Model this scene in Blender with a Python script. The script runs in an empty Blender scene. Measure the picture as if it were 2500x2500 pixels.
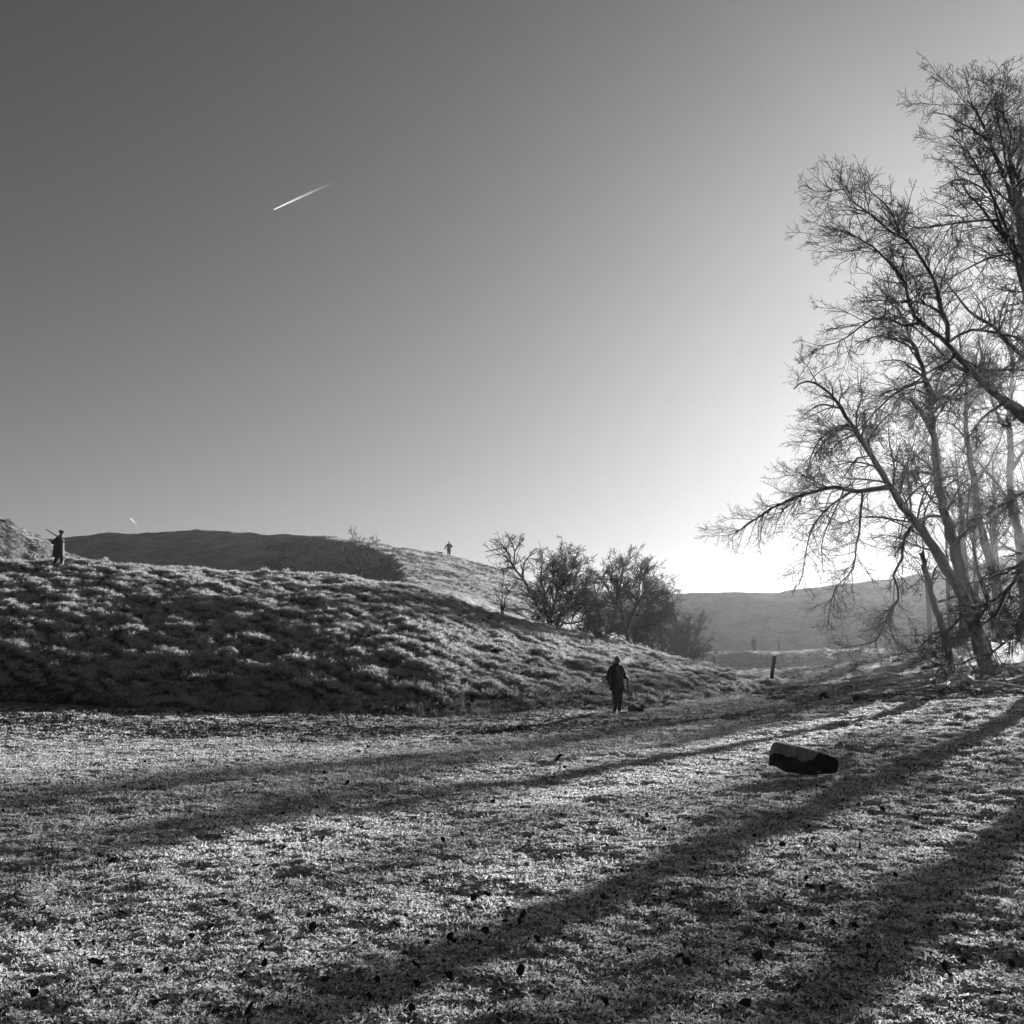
import bpy, bmesh, math, random
import numpy as np
from mathutils import Vector, Matrix, Quaternion

random.seed(7)
rng = np.random.default_rng(11)
SC = bpy.context.scene
COL = SC.collection

# ------------------------------------------------------------------ camera
EYE = 1.65
F = 2507.0                        # focal length in pixels of the 2500 px photograph
PITCH = math.radians(8.4)
cam_d = bpy.data.cameras.new("camera")
cam_d.sensor_width = 36.0
cam_d.lens = 36.0 * F / 2500.0
cam_d.clip_start = 0.1
cam_d.clip_end = 80000.0
cam = bpy.data.objects.new("camera", cam_d)
cam.location = (0, 0, EYE)
cam.rotation_euler = (math.pi / 2 + PITCH, 0, 0)
COL.objects.link(cam)
SC.camera = cam

# ------------------------------------------------------------------ sky and sun
SUN_EL = math.radians(11.3)
SUN_AZ = math.radians(33.0)       # clockwise from +Y
world = bpy.data.worlds.new("World")
SC.world = world
world.use_nodes = True
wt = world.node_tree
sky = wt.nodes.new("ShaderNodeTexSky")
sky.sky_type = 'NISHITA'
sky.sun_disc = False
sky.sun_elevation = SUN_EL
sky.sun_rotation = SUN_AZ
sky.dust_density = 1.0
sep = wt.nodes.new("ShaderNodeSeparateColor")
pw = wt.nodes.new("ShaderNodeMath"); pw.operation = 'POWER'; pw.inputs[1].default_value = 1.40
wt.links.new(sky.outputs[0], sep.inputs[0])
wt.links.new(sep.outputs[0], pw.inputs[0])      # red-filtered black-and-white sky
SKY = 0.052
m1 = wt.nodes.new("ShaderNodeMath"); m1.operation = 'MULTIPLY_ADD'
m1.inputs[1].default_value = 0.085 / 0.92; m1.inputs[2].default_value = 1.0
m2 = wt.nodes.new("ShaderNodeMath"); m2.operation = 'DIVIDE'
wt.links.new(pw.outputs[0], m1.inputs[0])
wt.links.new(pw.outputs[0], m2.inputs[0])
wt.links.new(m1.outputs[0], m2.inputs[1])       # the film's soft shoulder near the sun
bg = wt.nodes["Background"]
m3 = wt.nodes.new("ShaderNodeMath"); m3.operation = 'MULTIPLY'; m3.inputs[1].default_value = 0.475
wt.links.new(m2.outputs[0], m3.inputs[0])
wt.links.new(m3.outputs[0], bg.inputs[0])
bg.inputs[1].default_value = SKY

sun_d = bpy.data.lights.new("sun", 'SUN')
sun_d.energy = 5.0
sun_d.angle = math.radians(0.75)
sun_d.color = (1, 1, 1)
sun = bpy.data.objects.new("sun", sun_d)
SUNV = Vector((math.sin(SUN_AZ) * math.cos(SUN_EL), math.cos(SUN_AZ) * math.cos(SUN_EL), math.sin(SUN_EL)))
sun.rotation_euler = SUNV.to_track_quat('Z', 'Y').to_euler()
sun.location = SUNV * 300
COL.objects.link(sun)

vs = SC.view_settings
vs.view_transform = 'Standard'
vs.look = 'None'
vs.exposure = 1.6
vs.gamma = 1.0
vs.use_curve_mapping = False
SC.render.engine = 'CYCLES'
cy = SC.cycles
cy.max_bounces = 6
cy.diffuse_bounces = 2
cy.glossy_bounces = 1
cy.transmission_bounces = 3
cy.volume_bounces = 0
cy.transparent_max_bounces = 8
cy.use_denoising = True

# ------------------------------------------------------------------ helpers
CP, SP = math.cos(PITCH), math.sin(PITCH)


def ray(px, py):
    """Direction of a photograph pixel."""
    a, b = (px - 1250) / F, (1250 - py) / F
    return np.array([a, CP - b * SP, SP + b * CP])


def at(px, py, Y):
    """The point at depth Y seen at that pixel (used to survey the place)."""
    d = ray(px, py)
    t = Y / d[1]
    return np.array([d[0] * t, Y, EYE + d[2] * t])


def pu(px):
    return (px - 1250) / F / CP     # X/Y of a pixel column near the horizon


def smooth(t):
    t = np.clip(t, 0, 1)
    return t * t * (3 - 2 * t)


def _hash(ix, iy, seed):
    h = (ix.astype(np.int64) * 374761393 + iy.astype(np.int64) * 668265263 + seed * 2147483647) & 0xffffffff
    h = ((h ^ (h >> 13)) * 1274126177) & 0xffffffff
    return h ^ (h >> 16)


def perlin(x, y, seed=0):
    x = np.asarray(x, float); y = np.asarray(y, float)
    x0 = np.floor(x); y0 = np.floor(y)
    fx, fy = x - x0, y - y0
    ux = fx * fx * fx * (fx * (fx * 6 - 15) + 10)
    uy = fy * fy * fy * (fy * (fy * 6 - 15) + 10)

    def g(i, j):
        a = _hash(x0 + i, y0 + j, seed).astype(float) * (2 * math.pi / 4294967296.0)
        return np.cos(a) * (fx - i) + np.sin(a) * (fy - j)
    a = g(0, 0) * (1 - ux) + g(1, 0) * ux
    b = g(0, 1) * (1 - ux) + g(1, 1) * ux
    return (a * (1 - uy) + b * uy) * 1.5


def fbm(x, y, seed=0, octv=3, gain=0.5):
    s, a = 0, 1.0
    for k in range(octv):
        s = s + a * perlin(x * 2 ** k, y * 2 ** k, seed + 17 * k)
        a *= gain
    return s


def mesh_obj(name, verts, faces, m=None, parent=None, smooth_sh=True, kind=None):
    """faces: (N,4) or (N,3) array, or a list of such arrays."""
    me = bpy.data.meshes.new(name)
    verts = np.ascontiguousarray(verts, dtype=np.float32)
    fl = faces if isinstance(faces, list) else [faces]
    fl = [np.asarray(f, dtype=np.int32) for f in fl if len(f)]
    me.vertices.add(len(verts))
    me.vertices.foreach_set("co", verts.ravel())
    nl = sum(f.size for f in fl)
    npoly = sum(len(f) for f in fl)
    me.loops.add(nl)
    me.polygons.add(npoly)
    me.loops.foreach_set("vertex_index", np.concatenate([f.ravel() for f in fl]))
    tot = np.concatenate([np.full(len(f), f.shape[1], np.int32) for f in fl])
    st = np.concatenate([[0], np.cumsum(tot)[:-1]]).astype(np.int32)
    me.polygons.foreach_set("loop_start", st)
    if smooth_sh:
        me.polygons.foreach_set("use_smooth", np.ones(npoly, bool))
    me.update(calc_edges=True)
    me.validate()
    o = bpy.data.objects.new(name, me)
    COL.objects.link(o)
    if m:
        me.materials.append(m)
    if parent:
        o.parent = parent
    if kind:
        o["kind"] = kind
    return o


def tag(o, label, cat, group=None):
    o["label"] = label
    o["category"] = cat
    if group:
        o["group"] = group
    return o


def thing(name, loc, label, cat, group=None, rz=0.0):
    o = bpy.data.objects.new(name, None)
    o.empty_display_size = 0.2
    o.location = loc
    o.rotation_euler = (0, 0, rz)
    COL.objects.link(o)
    return tag(o, label, cat, group)


def grid_faces(nr, nc):
    i = np.arange(nr * nc).reshape(nr, nc)
    return np.stack([i[:-1, :-1], i[:-1, 1:], i[1:, 1:], i[1:, :-1]], -1).reshape(-1, 4)


# ------------------------------------------------------------------ materials (all grey: a black-and-white place)
def grey(v):
    return (v, v, v, 1.0)


class NT:
    def __init__(self, name):
        self.m = bpy.data.materials.new(name)
        self.m.use_nodes = True
        self.t = self.m.node_tree
        self.t.nodes.clear()
        self.out = self.n("ShaderNodeOutputMaterial")

    def n(self, typ, **kw):
        nd = self.t.nodes.new(typ)
        for k, v in kw.items():
            setattr(nd, k, v)
        return nd

    def l(self, a, b):
        self.t.links.new(a, b)

    def noise(self, scale, detail=4, rough=0.6, vec=None):
        nd = self.n("ShaderNodeTexNoise")
        nd.inputs["Scale"].default_value = scale
        nd.inputs["Detail"].default_value = detail
        nd.inputs["Roughness"].default_value = rough
        if vec is not None:
            self.l(vec, nd.inputs["Vector"])
        return nd.outputs[0]

    def ramp(self, fac, stops):
        nd = self.n("ShaderNodeValToRGB")
        el = nd.color_ramp.elements
        while len(el) < len(stops):
            el.new(0.5)
        for e, (p, v) in zip(el, stops):
            e.position = p
            e.color = grey(v)
        self.l(fac, nd.inputs[0])
        return nd.outputs[0]

    def math(self, op, a, b):
        nd = self.n("ShaderNodeMath", operation=op)
        for i, v in enumerate((a, b)):
            if isinstance(v, (int, float)):
                nd.inputs[i].default_value = v
            else:
                self.l(v, nd.inputs[i])
        return nd.outputs[0]

    def bump(self, h, strength, dist):
        nd = self.n("ShaderNodeBump")
        nd.inputs["Strength"].default_value = strength
        nd.inputs["Distance"].default_value = dist
        self.l(h, nd.inputs["Height"])
        return nd.outputs[0]

    def principled(self, col, rough=0.8, normal=None, spec=0.3):
        p = self.n("ShaderNodeBsdfPrincipled")
        if isinstance(col, (int, float)):
            p.inputs["Base Color"].default_value = grey(col)
        else:
            self.l(col, p.inputs["Base Color"])
        p.inputs["Roughness"].default_value = rough
        p.inputs["Specular IOR Level"].default_value = spec
        if normal is not None:
            self.l(normal, p.inputs["Normal"])
        self.l(p.outputs[0], self.out.inputs[0])
        return p


def simple_mat(name, v, rough=0.8, spec=0.3, nscale=None, var=0.4, bump=0.0):
    t = NT(name)
    if nscale:
        tc = t.n("ShaderNodeTexCoord").outputs["Object"]
        nz = t.noise(nscale, 5, 0.65, tc)
        c = t.ramp(nz, [(0.3, v * (1 - var)), (0.7, v * (1 + var))])
        nb = t.bump(nz, 0.8, bump) if bump else None
        t.principled(c, rough, nb, spec)
    else:
        t.principled(v, rough, None, spec)
    return t.m


def ground_mat(name, lo, hi, scales, bdist):
    t = NT(name)
    tc = t.n("ShaderNodeTexCoord").outputs["Object"]
    n1 = t.noise(scales[0], 6, 0.65, tc)
    n2 = t.noise(scales[1], 6, 0.7, tc)
    n3 = t.noise(scales[2], 3, 0.6, tc)
    mix = t.math('ADD', t.math('MULTIPLY', n1, 0.35), t.math('ADD', t.math('MULTIPLY', n2, 0.4), t.math('MULTIPLY', n3, 0.25)))
    c = t.ramp(mix, [(0.40, lo), (0.60, hi)])
    h = t.math('ADD', t.math('MULTIPLY', n2, 0.5), n1)
    la = t.n("ShaderNodeAttribute", attribute_name="litter").outputs["Fac"]
    mx = t.n("ShaderNodeMix", data_type='RGBA')
    t.l(la, mx.inputs[0]); t.l(c, mx.inputs[6]); t.l(t.ramp(n2, [(0.35, 0.012), (0.65, 0.05)]), mx.inputs[7])
    c = mx.outputs[2]
    t.principled(c, 0.7, t.bump(h, 1.0, bdist), 0.25)
    return t.m


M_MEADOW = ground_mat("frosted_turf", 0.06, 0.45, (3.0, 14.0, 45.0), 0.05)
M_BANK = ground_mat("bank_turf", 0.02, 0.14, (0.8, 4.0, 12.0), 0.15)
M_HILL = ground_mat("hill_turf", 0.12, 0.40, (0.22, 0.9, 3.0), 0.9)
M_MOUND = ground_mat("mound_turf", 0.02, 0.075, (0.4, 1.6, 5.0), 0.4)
M_FAR = ground_mat("far_hill_turf", 0.09, 0.30, (0.12, 0.6, 2.0), 0.8)


def frost_mat(name, attr="frost"):
    t = NT(name)
    at_ = t.n("ShaderNodeAttribute", attribute_name=attr).outputs["Fac"]
    d = t.n("ShaderNodeBsdfDiffuse")
    tr = t.n("ShaderNodeBsdfTranslucent")
    gl = t.n("ShaderNodeBsdfGlossy")
    cmb = t.n("ShaderNodeCombineColor")
    for k in range(3):
        t.l(at_, cmb.inputs[k])
    for s in (d, tr):
        t.l(cmb.outputs[0], s.inputs["Color"])
    m1 = t.n("ShaderNodeMixShader"); m1.inputs[0].default_value = 0.55
    t.l(d.outputs[0], m1.inputs[1]); t.l(tr.outputs[0], m1.inputs[2])
    gl.inputs["Roughness"].default_value = 0.6
    m2 = t.n("ShaderNodeMixShader"); m2.inputs[0].default_value = 0.07
    t.l(cmb.outputs[0], gl.inputs["Color"])
    t.l(m1.outputs[0], m2.inputs[1]); t.l(gl.outputs[0], m2.inputs[2])
    t.l(m2.outputs[0], t.out.inputs[0])
    return t.m


M_GRASS = frost_mat("frosted_grass")

# ------------------------------------------------------------------ terrain survey
def crest(pts):
    """list of (px, py, Y) -> interpolators over u of Y and z"""
    P = [at(*p) for p in pts]
    u = np.array([p[0] / p[1] for p in P])
    return u, np.array([p[1] for p in P]), np.array([p[2] for p in P])


def itp(u, c):
    return np.interp(u, c[0], c[1]), np.interp(u, c[0], c[2])


def soften(c, n=400, k=9):
    """resample a crest line and round its corners"""
    u = np.linspace(c[0][0], c[0][-1], n)
    Y, z = np.interp(u, c[0], c[1]), np.interp(u, c[0], c[2])
    ker = np.ones(k) / k
    for _ in range(2):
        Y = np.convolve(np.pad(Y, k // 2, mode='edge'), ker, 'valid')
        z = np.convolve(np.pad(z, k // 2, mode='edge'), ker, 'valid')
    return u, Y, z


LIP = soften(crest([(-1200, 1352, 48), (-500, 1362, 51), (0, 1370, 54), (140, 1374, 54.3), (500, 1390, 55.2), (800, 1406, 56), (1000, 1428, 56),
                    (1100, 1458, 56), (1150, 1484, 56.5), (1217, 1502, 57), (1338, 1529, 58), (1419, 1554, 58.5), (1503, 1576, 58),
                    (1554, 1590, 57.5), (1655, 1613, 56), (1722, 1630, 54.5), (1789, 1650, 53), (1860, 1664, 51), (1950, 1672, 50), (2100, 1680, 50)]), 600, 9)
FOOT = soften(crest([(-1200, 1676, 32), (-500, 1686, 31), (0, 1698, 30.3), (500, 1726, 30), (1000, 1748, 30.5), (1400, 1750, 32.2), (1505, 1740, 33.2),
                     (1650, 1718, 36.5), (1800, 1692, 42), (1883, 1674, 48), (1950, 1672, 49.5), (2100, 1680, 49.6)]))
HILL = soften(crest([(-1500, 1325, 150), (-600, 1330, 165), (0, 1325, 165), (80, 1312, 160), (250, 1300, 157), (400, 1292, 153), (500, 1291, 149),
                     (600, 1296, 145), (700, 1301, 141), (800, 1309, 138), (900, 1322, 134), (1000, 1340, 131), (1100, 1357, 129), (1200, 1382, 126),
                     (1260, 1402, 124), (1330, 1440, 120), (1400, 1485, 116), (1500, 1545, 112), (1600, 1590, 108), (1700, 1622, 104), (1760, 1640, 102), (1900, 1680, 100)]), 600, 7)
FAR = soften(crest([(-1500, 1450, 230), (600, 1450, 225), (1200, 1448, 215), (1640, 1447, 205), (1700, 1447, 202), (1800, 1448, 200), (1900, 1443, 198),
                    (2000, 1432, 196), (2100, 1420, 194), (2200, 1412, 192), (2333, 1390, 190), (2500, 1345, 188), (2800, 1260, 184), (3200, 1200, 175), (4200, 1200, 150)]))
MOUND = soften(crest([(-900, 1235, 66), (-300, 1225, 70), (-100, 1240, 72), (0, 1268, 73), (35, 1280, 74), (60, 1298, 75), (100, 1315, 76), (140, 1343, 77), (200, 1366, 78), (260, 1385, 79), (330, 1405, 80)]), 500, 5)

_px = [-900, 0, 500, 1250, 1500, 1700, 1883, 2000, 2200, 2410, 2800, 3600]
_tab = {
    0:   [0, 0, 0, 0, 0, 0, 0, 0, 0, 0, 0, 0],
    15:  [0.05, 0, 0, 0, 0, 0, 0, 0, 0.02, 0.05, 0.1, 0.2],
    20:  [-0.05, -0.1, -0.1, -0.08, -0.02, 0, 0.0, 0.02, 0.08, 0.17, 0.3, 0.45],
    24:  [-0.1, -0.26, -0.32, -0.28, -0.10, -0.02, 0.02, 0.04, 0.12, 0.25, 0.4, 0.6],
    27.5: [0.3, 0.25, 0.02, -0.18, -0.06, 0, 0.05, 0.08, 0.22, 0.4, 0.62, 0.9],
    33:  [0.9, 0.80, 0.50, 0.15, 0.05, 0.05, 0.08, 0.15, 0.4, 0.7, 1.0, 1.3],
    42:  [1.1, 0.9, 0.6, 0.3, 0.3, 0.3, 0.35, 0.5, 0.9, 1.25, 1.7, 2.2],
    50:  [1, 1, 1, 0.5, 0.5, 0.5, 0.72, 1.0, 1.6, 2.1, 2.5, 3.0],
    60:  [1, 1, 1, 0.5, 0.5, 0.7, 1.2, 1.5, 2.4, 3.0, 3.5, 4.0],
    80:  [1, 1, 1, 0.4, 0.4, 0.4, 0.8, 1.1, 1.9, 3.0, 4.0, 5.0],
    100: [1, 1, 1, 0.8, 0.7, 0.7, 1.0, 1.2, 1.7, 2.6, 4.5, 6.0],
    104: [1, 1, 1, 0.8, 0.8, 0.85, 0.9, 1.0, 1.5, 2.6, 4.5, 6.0],
    118: [1, 1, 1, 0.7, 0.7, 0.85, 0.9, 1.0, 2.2, 4.0, 6.0, 9.0],
    128: [1, 1, 1, 0.5, 0.5, 0.6, 0.7, 0.8, 2.0, 4.0, 6.5, 10],
    260: [1, 1, 1, 0.5, 0.5, 0.6, 0.7, 0.8, 2.0, 4.0, 6.5, 10],
}
_us = np.array([pu(p) for p in _px])
_ys = np.array(sorted(_tab))
_UG = np.linspace(-1.3, 1.3, 521)
_YG = np.arange(0, 261, 1.0)
_rows = np.array([np.interp(_UG, _us, _tab[y]) for y in _ys])
_G = np.array([np.interp(_YG, _ys, _rows[:, j]) for j in range(len(_UG))]).T
for _ in range(2):
    _p = np.pad(_G, ((2, 2), (6, 6)), mode='edge')
    _G = sum(_p[i:i + _G.shape[0], 6:6 + _G.shape[1]] for i in range(5)) / 5
    _p = np.pad(_G, ((2, 2), (6, 6)), mode='edge')
    _G = sum(_p[2:2 + _G.shape[0], j:j + _G.shape[1]] for j in range(13)) / 13


def meadow_base(X, Y):
    Yc = np.clip(Y, 0.5, 259)
    u = np.clip(X / np.maximum(Y, 3.0), -1.29, 1.29)
    a = (u + 1.3) / 2.6 * 520
    i = np.clip(np.floor(a).astype(int), 0, 519); fu = a - i
    j = np.clip(np.floor(Yc).astype(int), 0, 259); fy = Yc - j
    return (_G[j, i] * (1 - fu) + _G[j, i + 1] * fu) * (1 - fy) + (_G[j + 1, i] * (1 - fu) + _G[j + 1, i + 1] * fu) * fy


def litter(X, Y):
    """1 where dark leaf litter covers the ground under the beeches"""
    q = np.hypot((X - 20.0) / 10.5, (Y - 40.0) / 11.0) + 0.25 * fbm(X * 0.3, Y * 0.3, 97, 2)
    q2 = np.hypot((X - 33.0) / 11.0, (Y - 62.0) / 19.0) + 0.2 * fbm(X * 0.3, Y * 0.3, 98, 2)
    return np.maximum(1 - smooth((q - 0.75) / 0.4), 1 - smooth((q2 - 0.75) / 0.4))


def meadow_h(X, Y):
    r = np.hypot(X, Y)
    big = 0.07 * fbm(X * 0.22, Y * 0.22, 3, 2) + 0.045 * fbm(X * 0.8, Y * 0.8, 5, 2)
    big = big * smooth((r - 1.5) / 4)
    small = 0.032 * fbm(X * 3.0, Y * 3.0, 8, 2) + 0.018 * perlin(X * 9, Y * 9, 9)
    rough = (1 + 1.1 * smooth((X - 1.0 - 0.12 * Y) / 4)) * (1 - 0.7 * litter(X, Y))      # hoof-pocked ground on the right
    u = X / np.maximum(Y, 3.0)
    step = np.interp(u, [pu(1300), pu(1500), pu(2000), pu(2400)], [1.6, 2.0, 2.0, 0.6])
    scarp = step * np.clip((Y - 105.0 - 0.8 * perlin(X * 0.06, Y * 0.0 + 3.3, 14) - 1.5 * perlin(X * 0.15, Y * 0.2, 16)) / 9.0, 0, 1) ** 1.2      # grassy step at the valley head
    wild = 0.12 * fbm(X * 0.3, Y * 0.3, 15, 3) * smooth((Y - 55) / 15)
    return meadow_base(X, Y) + big * rough * 0.8 + small * rough + scarp + wild


def bank_h(X, Y, detail=True):
    u = X / np.maximum(Y, 1)
    Yl, zl = itp(u, LIP)
    Yf, zf = itp(u, FOOT)
    t = (Y - Yf) / np.maximum(Yl - Yf, 0.3)
    prof = np.where(t < 1, 0.75 * np.clip(t, 0, 1) + 0.25 * (1 - (1 - np.clip(t, 0, 1)) ** 2), 1.0)
    t = t + 0.05 * perlin(X * 0.35, Y * 0.1, 37) * (np.abs(t) < 0.25)
    z = zf - 0.15 + (zl - zf + 0.15) * prof
    # behind the lip: plateau on the left, falling into a gully on the right
    fall = np.interp(u, [pu(900), pu(1150), pu(1300), pu(1700), pu(1900)], [0.0, 0.03, 0.12, 0.10, 0.03])
    back = np.maximum(Y - Yl, 0)
    z = z - fall * np.maximum(back - 0.5, 0) - 0.012 * back
    z = np.where(t < 0, zf - 0.15 - 0.15 * np.maximum(Yf - Y, 0) * 1.0, z)
    if detail:
        amp = smooth(np.clip(t * 5, 0, 1)) * np.where(t > 1, np.interp(t, [1, 1.15], [1, 0.45]), 1)
        sz = 1 + 0.35 * fbm(X * 0.15, Y * 0.15, 31, 2)
        wx = X * 0.9 + 0.5 * perlin(X * 0.4, Y * 0.4, 33)
        wy = Y * 0.8 + X * 0.22
        sa, sb_ = X * 0.80 - Y * 0.60, X * 0.60 + Y * 0.80        # along and across the slant of the combed grass
        n = 0.15 * fbm(wx * 0.55, wy * 0.75, 41, 2) * sz + 0.10 * fbm(wx * 1.6, wy * 2.0, 42, 2) + 0.15 * fbm(sa * 0.55, sb_ * 2.1, 44, 2) + 0.08 * perlin(X * 3.6, Y * 3.6, 43)
        led = perlin(X * 0.10 + 7, z * 0.9 + X * 0.10 + 0.6 * perlin(X * 0.3, Y * 0.3, 50), 45)   # terracettes
        z = z + amp * (n + 0.17 * led)
    return z


def hill_h(X, Y, detail=True):
    u = X / np.maximum(Y, 1)
    Yl, zl = itp(u, LIP)
    Yc, zc = itp(u, HILL)
    z0 = bank_h(u * (Yl + 2), Yl + 2, False) - 0.6
    t = (Y - Yl - 2) / (Yc - Yl - 2)
    tc = np.clip(t, 0, 1)
    steep = (zc - z0) * np.clip((tc - 0.5) / 0.5, 0, 1) ** 1.1
    gentle = (zc - z0) * tc ** 0.95
    edge = pu(1) + (pu(930) - pu(1)) - (pu(930) - pu(700)) * np.clip((tc - 0.45) / 0.55, 0, 1) ** 1.5
    edge = edge + 0.006 * perlin(X * 0.08, Y * 0.08, 66)
    w = smooth((u - edge) / 0.05 + 0.5)
    z = z0 + steep * (1 - w) + gentle * w
    over = np.maximum(Y - Yc, 0)
    z = np.where(t > 1, zc - 0.010 * over ** 1.6, z)
    z = z - 0.9 * np.exp(-((t - 1) / 0.02) ** 2) * 0.3
    if detail:
        z = z + 0.28 * fbm(X * 0.12, Y * 0.12, 61, 3) + 0.10 * fbm(X * 0.7, Y * 0.7, 62, 3)
    return z


def mound_h(X, Y, detail=True):
    u = X / np.maximum(Y, 1)
    Yc, zc = itp(u, MOUND)
    z0 = 6.2
    t = (Y - (Yc - 16)) / 16
    z = z0 + (zc - z0) * (smooth(t) * 0.7 + 0.3 * np.clip(t, 0, 1)) - 0.02 * np.maximum(Y - Yc, 0) ** 1.5
    z = np.where(t < 0, z0 + 0.2 * t * 16, z)
    if detail:
        z = z + 0.22 * fbm(X * 0.5, Y * 0.5, 71, 3) + 0.1 * fbm(X * 1.6, Y * 1.6, 72, 2)
    return np.where(u > MOUND[0][-1], -5, z)


def far_h(X, Y, detail=True):
    u = X / np.maximum(Y, 1)
    Yc, zc = itp(u, FAR)
    run = 43.0
    t = (Y - (Yc - run)) / run
    z = 2.2 + (zc - 2.2) * np.clip(t, 0, 1) ** 1.05
    z = np.where(t > 1, zc - 0.01 * np.maximum(Y - Yc, 0), z)
    z = np.where(t < 0, 2.2 + 0.1 * t * run, z)
    z = z + 1.6 * np.exp(-((Y - Yc + 9) / 4.0) ** 2 - ((u - pu(1800)) / 0.03) ** 2)
    if detail:
        z = z + (0.5 * fbm(X * 0.07, Y * 0.07, 81, 3) + 0.14 * fbm(X * 0.5, Y * 0.5, 82, 3)) * np.clip(t * 3, 0, 1)
    return z


def H(x, y):
    X, Y = np.atleast_1d(np.asarray(x, float)), np.atleast_1d(np.asarray(y, float))
    r = meadow_h(X, Y)
    r = np.where(Y > 30, np.maximum(r, bank_h(X, Y)), r)
    r = np.where(Y > 62, np.maximum(r, hill_h(X, Y)), r)
    r = np.where((Y > 50) & (X < 0), np.maximum(r, mound_h(X, Y)), r)
    r = np.where(Y > 130, np.maximum(r, far_h(X, Y)), r)
    return r if np.ndim(x) else float(r[0])


def polar_patch(name, Ys, us, hf, m):
    UU, YY = np.meshgrid(us, Ys)
    X = UU * YY
    Z = hf(X, YY)
    o = mesh_obj(name, np.stack([X, YY, Z], -1).reshape(-1, 3), grid_faces(len(Ys), len(us)), m, kind="structure")
    return o


# meadow: fine near the camera, coarser with distance
Ys = 2.2 * 1.0085 ** np.arange(0, 448)
Ys = np.concatenate([Ys, np.linspace(Ys[-1] + 1, 262, 110)])
_o = polar_patch("meadow", Ys, np.linspace(-0.76, 0.94, 300), meadow_h, M_MEADOW)
_v = np.empty(len(_o.data.vertices) * 3, np.float32); _o.data.vertices.foreach_get("co", _v); _v = _v.reshape(-1, 3)
_o.data.attributes.new("litter", 'FLOAT', 'POINT').data.foreach_set("value", litter(_v[:, 0], _v[:, 1]).astype(np.float32))
# ground round and behind the viewpoint, joined under the meadow
bk = np.linspace(-60, 6, 60); bx = np.linspace(-60, 60, 90)
XX, YY = np.meshgrid(bx, bk)
ZZ = np.where(YY > 2.2, -0.25, -0.02 - 0.23 * smooth((YY + 0.5) / 2.7)) * np.ones_like(XX)
mesh_obj("field", np.stack([XX, YY, ZZ], -1).reshape(-1, 3), grid_faces(60, 90), M_MEADOW, kind="structure")
# bank
us_b = np.linspace(pu(-600), pu(2100), 640)
tt = np.concatenate([np.linspace(-0.05, 1.08, 225), np.linspace(1.1, 6.0, 30)])
Yl_, _ = itp(us_b, LIP); Yf_, _ = itp(us_b, FOOT)
YY = Yf_[None, :] + (Yl_ - Yf_)[None, :] * tt[:, None]
XX = us_b[None, :] * YY
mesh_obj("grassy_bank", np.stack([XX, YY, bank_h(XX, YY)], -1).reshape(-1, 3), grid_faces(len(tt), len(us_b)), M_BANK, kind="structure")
polar_patch("hill", np.concatenate([np.linspace(62, 110, 60), np.linspace(110.6, 170, 150), np.linspace(172, 230, 20)]), np.linspace(pu(-1200), pu(1850), 300), hill_h, M_HILL)
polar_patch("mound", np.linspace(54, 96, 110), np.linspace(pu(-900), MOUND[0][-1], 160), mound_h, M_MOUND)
polar_patch("far_hill", np.concatenate([np.linspace(120, 225, 140), np.linspace(235, 420, 12)]), np.linspace(pu(-1500), pu(4200), 300), far_h, M_FAR)

# ------------------------------------------------------------------ grass (stuff: nobody could count it)
def tuft(name, n, rad, length, width, frost, share, spread=0.7, lean=(0, 0), curl=0.5):
    """A clump of bent blades; 'frost' is the colour of a frosted blade, share how many carry frost."""
    a = rng.uniform(0, 2 * math.pi, n)
    r = rad * np.sqrt(rng.uniform(0, 1, n))
    base = np.stack([r * np.cos(a), r * np.sin(a), np.full(n, -0.1 * length)], 1)
    az = a + rng.normal(0, 0.9, n)
    tilt = np.clip(rng.normal(spread, 0.3, n), 0.05, 1.45)
    d0 = np.stack([np.sin(tilt) * np.cos(az) + lean[0], np.sin(tilt) * np.sin(az) + lean[1], np.cos(tilt)], 1)
    d0 /= np.linalg.norm(d0, axis=1)[:, None]
    L = length * rng.uniform(0.5, 1.2, n)
    bend = np.stack([np.cos(az), np.sin(az), np.full(n, -1.0)], 1) * curl * rng.uniform(0.3, 1.2, n)[:, None]
    d1 = d0 + bend
    d1 /= np.linalg.norm(d1, axis=1)[:, None]
    mid = base + d0 * (L * 0.55)[:, None]
    tip = mid + d1 * (L * 0.5)[:, None]
    sd = np.cross(d0, rng.normal(0, 1, (n, 3)))
    sd /= np.linalg.norm(sd, axis=1)[:, None]
    w = width * rng.uniform(0.6, 1.3, n)[:, None] * 0.5
    V = np.stack([base - sd * w * 0.8, base + sd * w * 0.8, mid + sd * w, mid - sd * w, tip + sd * w * 0.35, tip - sd * w * 0.35], 1).reshape(-1, 3)
    i = np.arange(n)[:, None] * 6
    Fq = np.concatenate([i + np.array([0, 1, 2, 3]), i + np.array([3, 2, 4, 5])])
    o = mesh_obj(name, V, Fq, M_GRASS)
    COL.objects.unlink(o)
    fr = np.where(rng.uniform(0, 1, n) < share, frost * rng.uniform(0.7, 1.15, n), rng.uniform(0.015, 0.05, n))
    at_ = o.data.attributes.new("frost", 'FLOAT', 'POINT')
    at_.data.foreach_set("value", np.repeat(fr, 6).astype(np.float32))
    return o


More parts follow.
